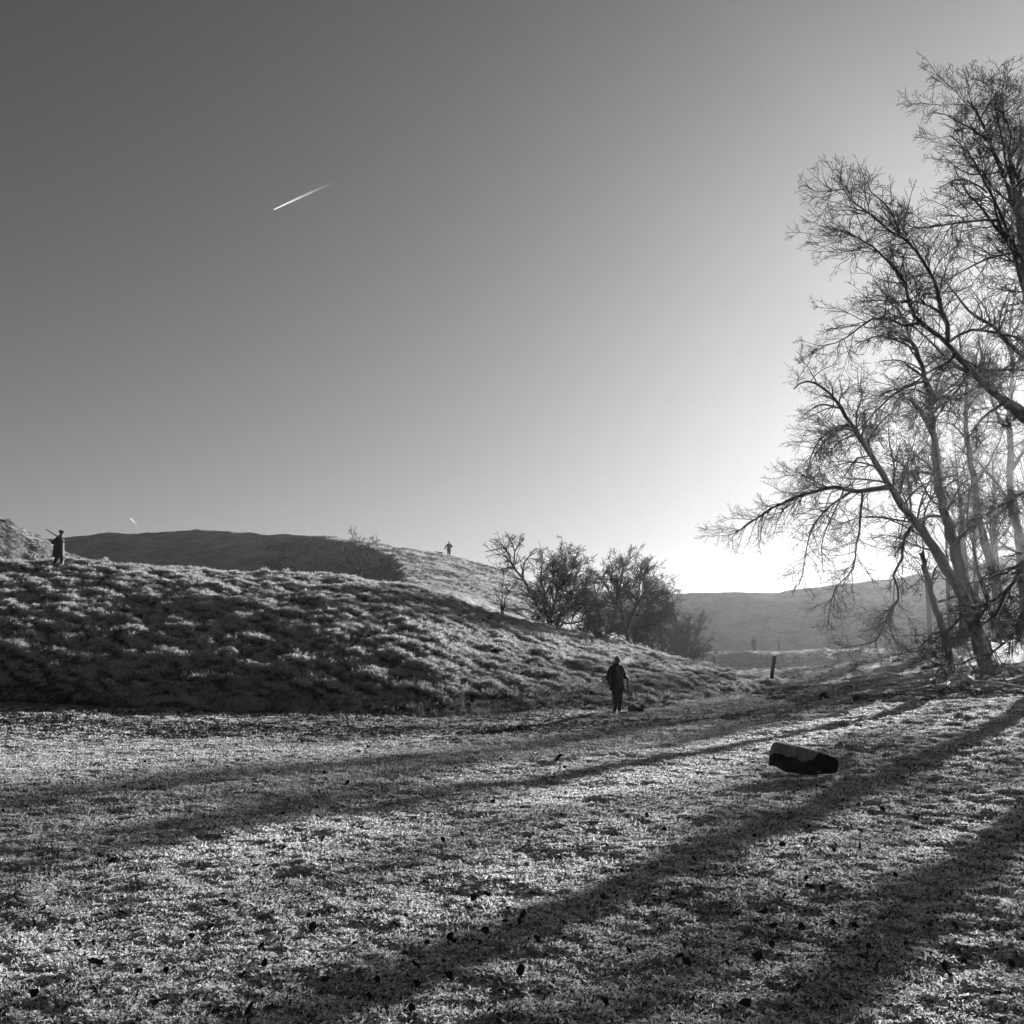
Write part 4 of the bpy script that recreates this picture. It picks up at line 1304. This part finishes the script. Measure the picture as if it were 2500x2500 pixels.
def shotgun(muzzle, butt, label, fat=1.0):
    """side-by-side gun from butt to muzzle (world points)"""
    m, b = np.asarray(muzzle, float), np.asarray(butt, float)
    d = unit(m - b); L = np.linalg.norm(m - b)
    sd = unit(np.cross(d, [0, 0, 1.0]) if abs(d[2]) < 0.95 else np.cross(d, [0, 1.0, 0]))
    dn = np.cross(d, sd)
    if dn[2] > 0:
        dn = -dn
    o = b
    t = thing("shotgun", tuple(o), label, "shotgun", "shotguns carried by the men")
    act = b + d * L * 0.36
    for sg in (-1, 1):
        V, Fq = tubes(np.array([[act + sd * sg * 0.0125 - o, act + d * L * 0.3 + sd * sg * 0.0115 - o, m + sd * sg * 0.011 - o]]), np.array([[0.0145, 0.0125, 0.0115]]) * fat, 10)
        mesh_obj("barrel", V, Fq, M_STEEL, t)
    fused("action", [cap_tube(act - d * 0.06 - o, act + d * 0.03 - o, 0.024, 0.026), cap_tube(act + d * 0.04 + dn * 0.015 - o, act + d * 0.26 + dn * 0.012 - o, 0.02, 0.015)], 0.008, M_STEEL, t, 1)
    st = [cap_tube(act - d * 0.05 - o, act - d * 0.16 + dn * 0.02 - o, 0.021, 0.019, flat=1.1),
          cap_tube(act - d * 0.16 + dn * 0.02 - o, b + dn * 0.055 - o, 0.020, 0.030), cap_tube(act - d * 0.16 + dn * 0.025 - o, b + dn * 0.10 - o, 0.018, 0.022),
          cap_tube(b + dn * 0.045 - o, b + dn * 0.115 - o, 0.027, 0.022)]
    fused("stock", st, 0.008, M_WALNUT, t, 1)
    V, Fq = tubes(np.array([[act - d * 0.03 + dn * 0.022 - o, act - d * 0.05 + dn * 0.05 - o, act - d * 0.10 + dn * 0.05 - o, act - d * 0.12 + dn * 0.03 - o]]), np.full((1, 4), 0.004), 6)
    mesh_obj("trigger_guard", V, Fq, M_STEEL, t)
    return t


def place(px, py, Y):
    p = at(px, py, Y)
    return p[0], Y, H(p[0], Y)


def to_world(loc, rz, k, v):
    c, s = math.cos(rz), math.sin(rz)
    x, y, z = v[0] * k, v[1] * k, v[2] * k
    return np.array([loc[0] + c * x - s * y, loc[1] + s * x + c * y, loc[2] + z])


# 1: the man standing at the foot of the bank
loc = place(1507, 1738, 33.2); rz = math.radians(-38); k = 1.0
person(loc, rz, "grey-haired man in a long dark coat standing at the foot of the bank, back turned",
       dict(el=(-0.29, -0.05, 1.14), wl=(-0.27, 0.06, 0.88), er=(0.27, 0.00, 1.16), wr=(0.22, 0.24, 1.10), kl=(-0.075, 0.02, 0.50), kr=(0.075, 0.03, 0.50), al=(-0.075, -0.02, 0.10), ar=(0.07, 0.03, 0.10),
            turn=math.radians(-25), pnr=(-1, 0, -0.3), curlr=1.1, curll=0.5, hdr=(0.2, 1, -0.3)),
       coat_len=0.55, hair=M_HAIR, voxel=0.010, coat_flare=1.05, height=1.80)
shotgun(at(1538.5, 1709, 33.3), at(1528.5, 1640, 33.35), "shotgun held muzzle down beside the grey-haired man")

# 2: the man on the lip of the bank, walking right
loc = place(141, 1374, 52.0)
rz = math.radians(-90)
person(loc, rz, "man in a flat cap and long dark coat walking along the top of the bank",
       dict(el=(-0.27, 0.02, 1.13), wl=(-0.16, 0.20, 1.22), er=(0.30, -0.16, 1.16), wr=(0.12, 0.10, 1.40), kl=(-0.09, 0.12, 0.52), kr=(0.09, 0.0, 0.50), al=(-0.08, 0.17, 0.12), ar=(0.09, -0.16, 0.14),
            hdr=(-0.5, 0.5, 0.6), pnr=(0, 0.3, -1), curlr=1.2, lean=0.02),
       coat_len=0.74, cap='flat', voxel=0.009, coat_flare=1.04, height=1.92, bulk=1.42)
c0 = to_world(loc, rz, 1.08, (0.11, 0.16, 1.36))
c1 = to_world(loc, rz, 1.08, (0.15, -0.58, 1.80))
shotgun(c1, c0 + (c0 - c1) * 0.10, "shotgun sloped over the shoulder of the man in the flat cap", 1.8)

# 3: the man on the hill
loc = place(1096, 1356, 128.5); rz = math.radians(8)
person(loc, rz, "tiny man seen from behind on the hill skyline, one elbow bent",
       dict(el=(-0.36, 0.0, 1.18), wl=(-0.46, 0.02, 0.92), er=(0.36, 0.02, 1.18), wr=(0.24, 0.2, 1.12), kl=(-0.10, 0.03, 0.5), kr=(0.10, 0, 0.5), al=(-0.13, 0.0, 0.10), ar=(0.12, -0.02, 0.10), turn=math.radians(-20)),
       coat_len=0.62, hair=M_TWEED, voxel=0.016, height=1.98)

# 4: the valley shooter
loc = place(1746, 1640, 103); rz = math.radians(-82)
person(loc, rz, "hazy man in the valley below the thorn trees, pointing a gun upward",
       dict(el=(-0.20, 0.20, 1.18), wl=(-0.06, 0.44, 1.24), er=(0.26, 0.04, 1.16), wr=(0.10, 0.26, 1.12), kl=(-0.09, 0.06, 0.5), kr=(0.09, -0.03, 0.5), al=(-0.09, 0.05, 0.10), ar=(0.09, -0.10, 0.10), curll=1.1, curlr=1.1),
       coat_len=0.55, cap='flat', voxel=0.016, height=1.82)
shotgun(at(1764, 1590.5, 102.9), at(1749, 1622, 102.9), "shotgun raised by the hazy man in the valley")

# 5: the far man
loc = place(1841, 1592, 117); rz = math.radians(172)
person(loc, rz, "faint man in a brimmed hat standing alone on the valley floor",
       dict(el=(-0.28, -0.02, 1.15), wl=(-0.27, 0.08, 0.90), er=(0.28, -0.02, 1.15), wr=(0.26, 0.10, 0.90), kl=(-0.08, 0.02, 0.5), kr=(0.08, 0.02, 0.5), al=(-0.09, 0.0, 0.10), ar=(0.09, 0.0, 0.10)),
       coat_len=0.52, cap='brim', voxel=0.016, height=1.84)
p0 = at(1847.5, 1570, 116.8); p1 = at(1851, 1590, 116.8)
V, Fq = tubes(np.array([[p0 - p1, (p0 - p1) * 0.5, (p1 - p1)]]), np.array([[0.014, 0.012, 0.010]]), 8)
o = mesh_obj("walking_stick", V, Fq, M_WALNUT); o.location = tuple(p1)
tag(o, "thin stick beside the faint man in the brimmed hat", "stick")


def dog(loc, rz, label):
    t = thing("dog", loc, label, "dog", None, rz)
    V3 = lambda *a: np.array(a, float)
    b = chain([V3(0, -0.30, 0.44), V3(0, -0.05, 0.47), V3(0, 0.22, 0.45)], [0.105, 0.115, 0.14])          # loin to deep chest
    b += chain([V3(0, 0.24, 0.50), V3(0, 0.40, 0.60)], [0.10, 0.075])                                       # neck
    b += [ball(V3(0, 0.46, 0.63), 0.068, 0.085, 0.070)] + chain([V3(0, 0.50, 0.62), V3(0, 0.62, 0.58)], [0.045, 0.032])
    for s in (-1, 1):
        b += chain([V3(0.09 * s, 0.22, 0.40), V3(0.095 * s, 0.20, 0.22), V3(0.095 * s, 0.21, 0.05), V3(0.095 * s, 0.25, 0.03)], [0.06, 0.034, 0.024, 0.026])
        b += chain([V3(0.08 * s, -0.30, 0.40), V3(0.09 * s, -0.22, 0.27), V3(0.09 * s, -0.36, 0.16), V3(0.09 * s, -0.33, 0.04), V3(0.09 * s, -0.28, 0.03)], [0.085, 0.055, 0.03, 0.024, 0.026])
    b += chain([V3(0, -0.38, 0.46), V3(0, -0.55, 0.50), V3(0, -0.68, 0.44)], [0.03, 0.022, 0.014])
    fused("body", b, 0.014, simple_mat("dark_fur", 0.02, 0.9, 0.1, 30.0, 0.4), t, 2)
    for s in (-1, 1):
        fused("ear", chain([V3(0.06 * s, 0.44, 0.66), V3(0.085 * s, 0.46, 0.56)], [0.022, 0.030], flat=0.5), 0.008, bpy.data.materials["dark_fur"], t, 1)
    return t


lx, ly, lz = place(1073, 1353, 130)
dog((lx, ly, lz - 0.12), math.radians(72), "small dark dog nosing along the hill skyline left of the tiny man")

# ------------------------------------------------------------------ posts
def post(px, py, Y, h, w, lean, label, name="post", two=False, cat="post", group=None):
    b = at(px, py, Y); b[2] = H(b[0], b[1])
    t = thing(name, tuple(b), label, cat, group)
    t.rotation_euler = (0.03, lean, 0.4)

    def box(z0, z1, e):
        n = 7
        S = []
        for k in range(n):
            z = z0 + (z1 - z0) * k / (n - 1)
            q = e * (1 - 0.06 * k / n)
            S.append((rng.normal(0, 0.003), rng.normal(0, 0.003), z, q, q * 0.85))
        V, Fq = loft(S, 10)
        V[:, 2] += np.where(V[:, 2] > z1 - 0.001, (V[:, 0]) * 0.25, 0)
        return V, Fq
    for nm, z0, z1, e, m in ([("shaft", -0.3, h * 0.62, w, M_POST), ("weathered_top", h * 0.615, h, w * 1.06, M_POST2)] if two else [("shaft", -0.3, h, w, M_POST)]):
        V, Fq = box(z0, z1, e)
        me = bpy.data.meshes.new(nm); me.from_pydata(V.tolist(), [], Fq)
        me.materials.append(m)
        ob = bpy.data.objects.new(nm, me); COL.objects.link(ob); ob.parent = t
    return t


M_POST = simple_mat("dark_wet_post", 0.02, 0.8, 0.2, 12.0, 0.4, 0.01)
M_POST2 = simple_mat("weathered_post_top", 0.09, 0.8, 0.2, 14.0, 0.35, 0.01)
post(1882, 1668, 49, 1.27, 0.095, math.radians(11), "leaning wooden marker post at the foot of the bank, paler at the top", "marker_post", True)
post(1902, 1592, 116, 1.12, 0.06, math.radians(-1), "small faint post on the valley floor right of the man in the brimmed hat", "marker_post")
for k, x in enumerate((2131, 2144, 2158, 2173)):
    post(x, 1419 - k * 1.5, 192.5, 0.85 + 0.12 * (k % 2), 0.06, 0.02 * (k % 3 - 1), "%s of four faint fence posts on the far skyline" % ("leftmost", "second from the left", "third from the left", "rightmost")[k], "fence_post", group="fence posts on the far skyline")

# ------------------------------------------------------------------ logs
M_LOGTOP = simple_mat("barkless_frosted_wood", 0.20, 0.7, 0.2, 9.0, 0.45, 0.02)
M_LOGBARK = simple_mat("black_log_bark", 0.012, 0.85, 0.15, 10.0, 0.5, 0.02)
M_ROT = simple_mat("dark_rotten_wood", 0.015, 0.9, 0.1, 12.0, 0.5, 0.02)


def log(p0, p1, r0, r1, label, name="log", bark=True, mat_top=None, seed=1, group=None, profile=None):
    p0, p1 = np.asarray(p0, float), np.asarray(p1, float)
    c = (p0 + p1) / 2; b = np.array([c[0], c[1], H(c[0], c[1])])
    t = thing(name, tuple(b), label, "log", group)
    d = unit(p1 - p0); L = np.linalg.norm(p1 - p0)
    ax = unit(np.cross(d, [0, 0, 1.0])); up = np.cross(ax, d)
    nr, ns = 34, 28
    s = np.concatenate([[-0.012, -0.006], np.linspace(0, 1, nr - 4), [1.006, 1.012]])
    th = np.arange(ns) * 2 * math.pi / ns
    S, T = np.meshgrid(s, th, indexing='ij')

    prof_s, prof_r = profile or ([0, 0.03, 0.1, 0.9, 0.97, 1], [0.7, 0.92, 1, 1, 0.92, 0.7])

    def surf(off):
        Sc = np.clip(S, 0, 1)
        pr = np.interp(Sc, prof_s, prof_r)
        rm = (r0 + (r1 - r0) * Sc) * pr
        r = rm * (1 + 0.09 * perlin(S * 4 + seed, np.cos(T) * 1.3 + 9, seed) + 0.06 * perlin(np.cos(T) * 3 + S * 3, np.sin(T) * 3, seed + 3) + 0.03 * perlin(S * 3, T * 4, seed + 4))
        r = np.where((S < 0) | (S > 1), r * 0.7, r) + off
        r = np.where((S < -0.01) | (S > 1.01), 0.004, r)
        drop = ((r0 + (r1 - r0) * Sc) - rm) * smooth(Sc / 0.10) * smooth((1.0 - Sc) / 0.30) if profile else 0 * rm      # the upper side stays straight
        c = p0 + d * (S * L)[..., None] + up * drop[..., None]
        return c + r[..., None] * (np.cos(T)[..., None] * ax + np.sin(T)[..., None] * up)
    i = np.arange(nr * ns).reshape(nr, ns); nx = np.roll(i, -1, 1)
    Fq = np.stack([i[:-1], nx[:-1], nx[1:], i[1:]], -1)
    mesh_obj("bare_wood", surf(0).reshape(-1, 3) - b, Fq.reshape(-1, 4), mat_top or M_LOGTOP, t)
    if bark:        # bark still clings below a ragged edge
        m, q = 90, 16
        sb = np.linspace(0.004, 0.996, m)
        e1 = 0.12 + 0.16 * perlin(sb * 5, sb * 0 + 1.3, seed + 5) + 0.10 * perlin(sb * 16, sb * 0 + 4.3, seed + 6) + 0.05 * perlin(sb * 45, sb * 0 + 2.3, seed + 7) + 0.9 * smooth((sb - 0.62) / 0.1)
        Sb = np.repeat(sb[:, None], q, 1)
        Tb = -math.pi / 2 + (np.linspace(-1, 1, q)[None] * (math.pi / 2 + e1[:, None]))
        S, T = Sb, Tb
        Vb = surf(0.016 + 0.008 * perlin(Sb * 30, Tb * 5, seed + 8))
        ib = np.arange(m * q).reshape(m, q)
        Fb = np.stack([ib[:-1, :-1], ib[:-1, 1:], ib[1:, 1:], ib[1:, :-1]], -1)
        hole = (perlin(Sb * 9, Tb * 1.6, seed + 9) > 0.55) & (Sb > 0.66) & (Sb < 0.93) & (Tb > -1.9) & (Tb < 0.2)
        mesh_obj("bark", Vb.reshape(-1, 3) - b, Fb[~hole[:-1, :-1]], M_LOGBARK, t)
    return t


lp0 = at(1880, 1842, 15.35); lp1 = at(2047, 1871, 15.05)
log(lp0, lp1, 0.215, 0.135, "short thick log lying tilted in the sunlit meadow, bare on top and black below", "log",
    profile=([0, 0.02, 0.06, 0.14, 0.26, 0.4, 0.7, 0.88, 0.95, 0.99, 1], [0.55, 0.72, 0.80, 0.90, 1.0, 1.02, 1.0, 0.85, 0.7, 0.5, 0.3]))
g = H(*at(1550, 1733, 33.6)[:2])
q0 = at(1543, 1722, 33.3); q0[2] = g + 0.15; q1 = at(1564, 1727, 33.75); q1[2] = g + 0.13
log(q0, q1, 0.15, 0.13, "small dark cut log on the ground just right of the grey-haired man", "cut_log", True, simple_mat("sawn_end", 0.08, 0.8), 5)
q0 = at(2087, 1727, 36); q1 = at(2117, 1729, 36.2)
for q in (q0, q1):
    q[2] = H(q[0], q[1]) + 0.09
log(q0, q1, 0.15, 0.11, "dark lump of rotten wood on the track in front of the fallen branches", "wood_chunk", False, M_ROT, 8, "rotten wood lumps on the track")
q0 = at(2002, 1716, 38); q1 = at(2018, 1713, 38.3)
for q in (q0, q1):
    q[2] = H(q[0], q[1]) + 0.08
log(q0, q1, 0.13, 0.16, "small dark wood lump further back, left of the other one", "wood_chunk", False, M_ROT, 12, "rotten wood lumps on the track")
q0 = at(2290, 1606, 50); q1 = at(2330, 1602, 51)
for q in (q0, q1):
    q[2] = max(q[2], H(q[0], q[1]) + 0.1)
log(q0, q1, 0.22, 0.2, "pale fallen log half hidden behind the low branches by the leaning beech", "log", False, M_DEAD, 15)

# ------------------------------------------------------------------ dry weeds
def weed_mesh(name, h, seed):
    global rng
    keep = rng; rng = np.random.default_rng(seed)
    K = 7
    Q = np.stack([np.linspace(0, 0.12 * h, K) * rng.normal(0, 1), np.linspace(0, 0.12 * h, K) * rng.normal(0, 1), np.linspace(-0.03, h, K)], 1)
    Q[1:-1] += rng.normal(0, 0.012 * h, (K - 2, 3))
    r = np.linspace(0.006, 0.003, K)
    parts = [tubes(Q[None], r[None], 5)]
    P, R = spawn(Q[None], r[None], per_m=7 / h, lo=0.06 * h, hi=0.3 * h, ratio=0.3, ang=0.7, up=0.1, wig=0.15, K=4, t0=0.35, rr=(0.8, 0.004), tip=0.002)
    parts.append(tubes(P, R, 3))
    V, Fq = join(parts)
    # seed heads: little diamonds at the tips
    for p in list(P[:, -1]) + [Q[-1]]:
        s = 0.012
        o = len(V)
        V = np.concatenate([V, p + s * np.array([[1, 0, 0], [0, 1, 0], [-1, 0, 0], [0, -1, 0], [0, 0, 1.6], [0, 0, -1]])])
        Fq = np.concatenate([Fq, o + np.array([[0, 1, 4, 4], [1, 2, 4, 4], [2, 3, 4, 4], [3, 0, 4, 4]])[:, [0, 1, 2, 2]]]) if False else Fq
    rng = keep
    me = mesh_obj(name, V, Fq, M_DRY)
    return me


M_DRY = simple_mat("dry_dark_stalks", 0.03, 0.9, 0.1)
weeds = [weed_mesh("dry_weed", 0.5, 100 + k) for k in range(4)]
WL = "thin dry weed stalk standing along the foot of the bank"
spots = [(850, 1716), (848, 1733), (984, 1738), (1002, 1736), (1060, 1742), (1095, 1738), (1130, 1745), (1170, 1740), (1210, 1744), (1240, 1738), (1262, 1748), (1300, 1742), (1330, 1750), (1352, 1744),
         (1380, 1748), (1396, 1738), (1420, 1750), (1440, 1742), (1456, 1750), (1470, 1740), (1488, 1752), (1580, 1748), (1600, 1738), (1400, 1758), (1350, 1758), (1310, 1732), (1270, 1730), (1445, 1730)]
for k, (x, y) in enumerate(spots):
    src = weeds[k % 4]
    o = src if k < 4 else src.copy()
    if k >= 4:
        COL.objects.link(o)
    d = ray(x, y)
    Ys_ = np.linspace(20, 45, 200)
    j = np.argmax(H(d[0] / d[1] * Ys_, Ys_) > EYE + d[2] / d[1] * Ys_)
    Y = Ys_[j] if j else 33
    X = d[0] / d[1] * Y
    o.location = (X, Y, H(X, Y)); o.rotation_euler = (0, 0, k * 1.9); s = 0.75 + 0.5 * ((k * 7) % 5) / 5
    o.scale = (s, s, s)
    tag(o, WL, "weed", "dry weed stalks along the foot of the bank")
for (x, y, Y, s, lb) in ((1954, 1846, 14.7, 1.0, "forked dry stalk rising in front of the tilted log"), (1997, 1812, 17.2, 0.9, "single thin dry stalk standing behind the tilted log"), (818, 1786, 25.5, 0.6, "small dry weed standing in the bright frosted strip of meadow")):
    o = weeds[int(x) % 4].copy(); COL.objects.link(o)
    p = at(x, y, Y)
    o.location = (p[0], Y, H(p[0], Y)); o.rotation_euler = (0.05, -0.14, x); o.scale = (s, s, s)
    o["label"] = lb; o["category"] = "weed"
    if "group" in o:
        del o["group"]


# ------------------------------------------------------------------ dead leaves on the frost
def leaf_mesh(name, seed):
    r_ = np.random.default_rng(seed)
    n = 7
    t = np.linspace(0, 1, n)
    w = 0.42 * np.sin(math.pi * np.clip(t * 0.92 + 0.04, 0, 1)) ** 0.8
    cu = r_.uniform(0.5, 1.3); cv = r_.uniform(0.3, 1.0)
    V = []
    for k in range(n):
        zz = cu * 0.35 * (t[k] - 0.4) ** 2
        for s, up in ((-1, 1), (0, 0), (1, 1)):
            V.append([s * w[k] * (1 - 0.25 * cv), t[k] - 0.5, zz + up * w[k] * cv * 0.7 + r_.normal(0, 0.03)])
    i = np.arange(n * 3).reshape(n, 3)
    Fq = np.stack([i[:-1, :-1], i[:-1, 1:], i[1:, 1:], i[1:, :-1]], -1).reshape(-1, 4)
    return mesh_obj(name, np.array(V), Fq, M_LEAF)


M_LEAF = simple_mat("dead_leaf", 0.02, 0.8, 0.2)
leaves = [leaf_mesh("dead_leaf", 200 + k) for k in range(5)]
LL = "dark curled dead leaf lying on the frosted meadow"
OWN = {(232, 2372): "largest curled dead leaf, near the bottom left corner of the meadow",
       (1820, 2475): "big dark leaf at the bottom edge of the meadow, below the log",
       (1365, 1860): "dark heap-like leaf in the bright frost between the tilted log and the bank",
       (382, 2470): "big dead leaf at the bottom edge, right of the largest curled leaf"}
special = [(232, 2372, 0.105), (640, 2325, 0.06), (690, 1995, 0.06), (245, 2100, 0.07), (278, 2108, 0.08), (185, 2320, 0.07), (545, 2215, 0.07), (515, 2272, 0.06), (382, 2470, 0.09), (1272, 2246, 0.075), (1265, 2270, 0.06),
           (1188, 2195, 0.06), (1192, 2030, 0.07), (1275, 2387, 0.08), (1015, 2420, 0.07), (970, 1965, 0.06), (1850, 2352, 0.075), (1660, 2352, 0.07), (1675, 2366, 0.07), (1862, 2248, 0.075), (1820, 2475, 0.10), (1690, 2460, 0.07), (1752, 2150, 0.07),
           (2035, 2145, 0.07), (2185, 2035, 0.07), (2100, 2040, 0.07), (1120, 2195, 0.06), (1080, 1870, 0.08), (1112, 1888, 0.07), (1365, 1860, 0.16), (875, 1840, 0.09), (1380, 1878, 0.07), (2070, 2380, 0.07), (2320, 2400, 0.07)]
cand = [(x, y, s) for x, y, s in special]
r_ = np.random.default_rng(77)
while len(cand) < 290:
    y = 1775 + 720 * r_.uniform(0, 1) ** 1.3
    cand.append((r_.uniform(0, 2500), y, r_.uniform(0.035, 0.07)))
for k, (x, y, s) in enumerate(cand):
    d = ray(x, y)
    Y = -(EYE - 0.0) / (d[2] / d[1])
    for _ in range(3):
        Y = (H(d[0] / d[1] * Y, Y) - EYE) / (d[2] / d[1])
    X = d[0] / d[1] * Y
    src = leaves[k % 5]
    o = src if k < 5 else src.copy()
    if k >= 5:
        COL.objects.link(o)
    o.location = (X, Y, H(X, Y) + 0.022 + 0.15 * s)
    o.rotation_euler = (r_.normal(0.5, 0.5), r_.normal(0, 0.4), r_.uniform(0, 6.28))
    s2 = s * (1.0 + 0.03 * max(Y - 8, 0))
    o.scale = (s2, s2, s2)
    tag(o, LL, "leaf", "dead leaves scattered on the frosted meadow")
    if (x, y) in OWN:
        o["label"] = OWN[(x, y)]

# ------------------------------------------------------------------ contrails, far above the haze
def contrail(px0, py0, px1, py1, dist, w0, w1, label, double):
    t = NT("ice_vapour")
    ob = t.n("ShaderNodeTexCoord").outputs["Generated"]
    sx = t.n("ShaderNodeSeparateXYZ"); t.l(ob, sx.inputs[0])
    along = t.n("ShaderNodeAttribute", attribute_name="along").outputs["Fac"]
    nz = t.n("ShaderNodeTexNoise"); nz.inputs["Scale"].default_value = 0.004
    t.l(t.n("ShaderNodeTexCoord").outputs["Object"], nz.inputs["Vector"])
    al = t.ramp(along, [(0.0, 0.9), (0.3, 0.7), (0.6, 0.25), (1.0, 0.0)])
    al = t.math('MULTIPLY', al, t.math('ADD', t.math('MULTIPLY', nz.outputs[0], 0.8), 0.6))
    d = t.n("ShaderNodeBsdfDiffuse"); d.inputs[0].default_value = grey(0.9)
    tl = t.n("ShaderNodeBsdfTranslucent"); tl.inputs[0].default_value = grey(0.9)
    m = t.n("ShaderNodeMixShader"); m.inputs[0].default_value = 0.5
    t.l(d.outputs[0], m.inputs[1]); t.l(tl.outputs[0], m.inputs[2])
    tr = t.n("ShaderNodeBsdfTransparent")
    mx = t.n("ShaderNodeMixShader")
    t.l(al, mx.inputs[0]); t.l(tr.outputs[0], mx.inputs[1]); t.l(m.outputs[0], mx.inputs[2])
    t.l(mx.outputs[0], t.out.inputs[0])
    a = at(px0, py0, dist); b = at(px1, py1, dist)
    th = thing("contrail", tuple(a), label, "contrail", "aircraft trails in the clear sky")
    K = 40
    dirn = unit(b - a)
    perp = unit(np.cross(dirn, [0, 1.0, 0]))
    for s in ((-1, 1) if double else (0,)):
        f = np.linspace(0, 1 if s <= 0 else 0.78, K)[:, None]
        Q = (b - a) * f + perp * s * (w0 * 0.40 + w0 * 0.9 * f) * (1 if double else 0)
        r = np.interp(f[:, 0], [0, 0.02, 1], [w0 * 0.3, w0 * 0.5, w1 * 0.5])
        V, Fq = tubes(Q[None], r[None], 10)
        o = mesh_obj("vapour_trail", V, Fq, t.m, th)
        at_ = o.data.attributes.new("along", 'FLOAT', 'POINT')
        at_.data.foreach_set("value", np.repeat(np.linspace(0, 1, K), 10).astype(np.float32))
    return th


contrail(668, 512, 822, 440, 22000, 16, 10, "bright double aircraft trail slanting across the upper left sky", True)
contrail(318, 1265, 336, 1283, 30000, 26, 24, "tiny short aircraft trail just above the left hill", False)

# ------------------------------------------------------------------ the man's breath
def breath():
    t = NT("breath_vapour")
    tc = t.n("ShaderNodeTexCoord").outputs["Object"]
    nz = t.noise(5.0, 4, 0.6, tc)
    ln = t.n("ShaderNodeVectorMath", operation='LENGTH')
    t.l(tc, ln.inputs[0])
    soft = t.math('SUBTRACT', 1.0, ln.outputs["Value"])
    soft = t.math('MAXIMUM', soft, 0.0)
    dens = t.math('MULTIPLY', t.math('MULTIPLY', soft, t.ramp(nz, [(0.40, 0.0), (0.70, 1.0)])), 2.2)
    v = t.n("ShaderNodeVolumePrincipled")
    v.inputs["Color"].default_value = grey(0.95)
    v.inputs["Anisotropy"].default_value = 0.6
    t.l(dens, v.inputs["Density"])
    t.l(v.outputs[0], t.out.inputs["Volume"])
    V, Fq = ball((0, 0, 0), 1, 1, 1, 20)
    me = bpy.data.meshes.new("breath_vapour"); me.from_pydata(V.tolist(), [], Fq)
    me.materials.append(t.m)
    o = bpy.data.objects.new("breath_vapour", me); COL.objects.link(o)
    o.location = tuple(at(1533, 1610, 33.5))
    o.scale = (0.34, 0.25, 0.13)
    o.rotation_euler = (0, math.radians(-32), 0)
    o["kind"] = "stuff"


breath()

# ------------------------------------------------------------------ haze: thin even air round everything
def haze_box():
    t = NT("haze")
    v = t.n("ShaderNodeVolumePrincipled")
    v.inputs["Color"].default_value = grey(0.95)
    v.inputs["Density"].default_value = 0.00025
    v.inputs["Anisotropy"].default_value = 0.70
    t.l(v.outputs[0], t.out.inputs["Volume"])
    x0, x1, y0, y1, z0, z1 = -480, 520, -75, 440, -40, 36
    V = [(x, y, z) for z in (z0, z1) for y in (y0, y1) for x in (x0, x1)]
    Fq = [[0, 2, 3, 1], [4, 5, 7, 6], [0, 1, 5, 4], [2, 6, 7, 3], [0, 4, 6, 2], [1, 3, 7, 5]]
    o = mesh_obj("haze", np.array(V, float), np.array(Fq), t.m, smooth_sh=False, kind="stuff")
    return o


haze_box()
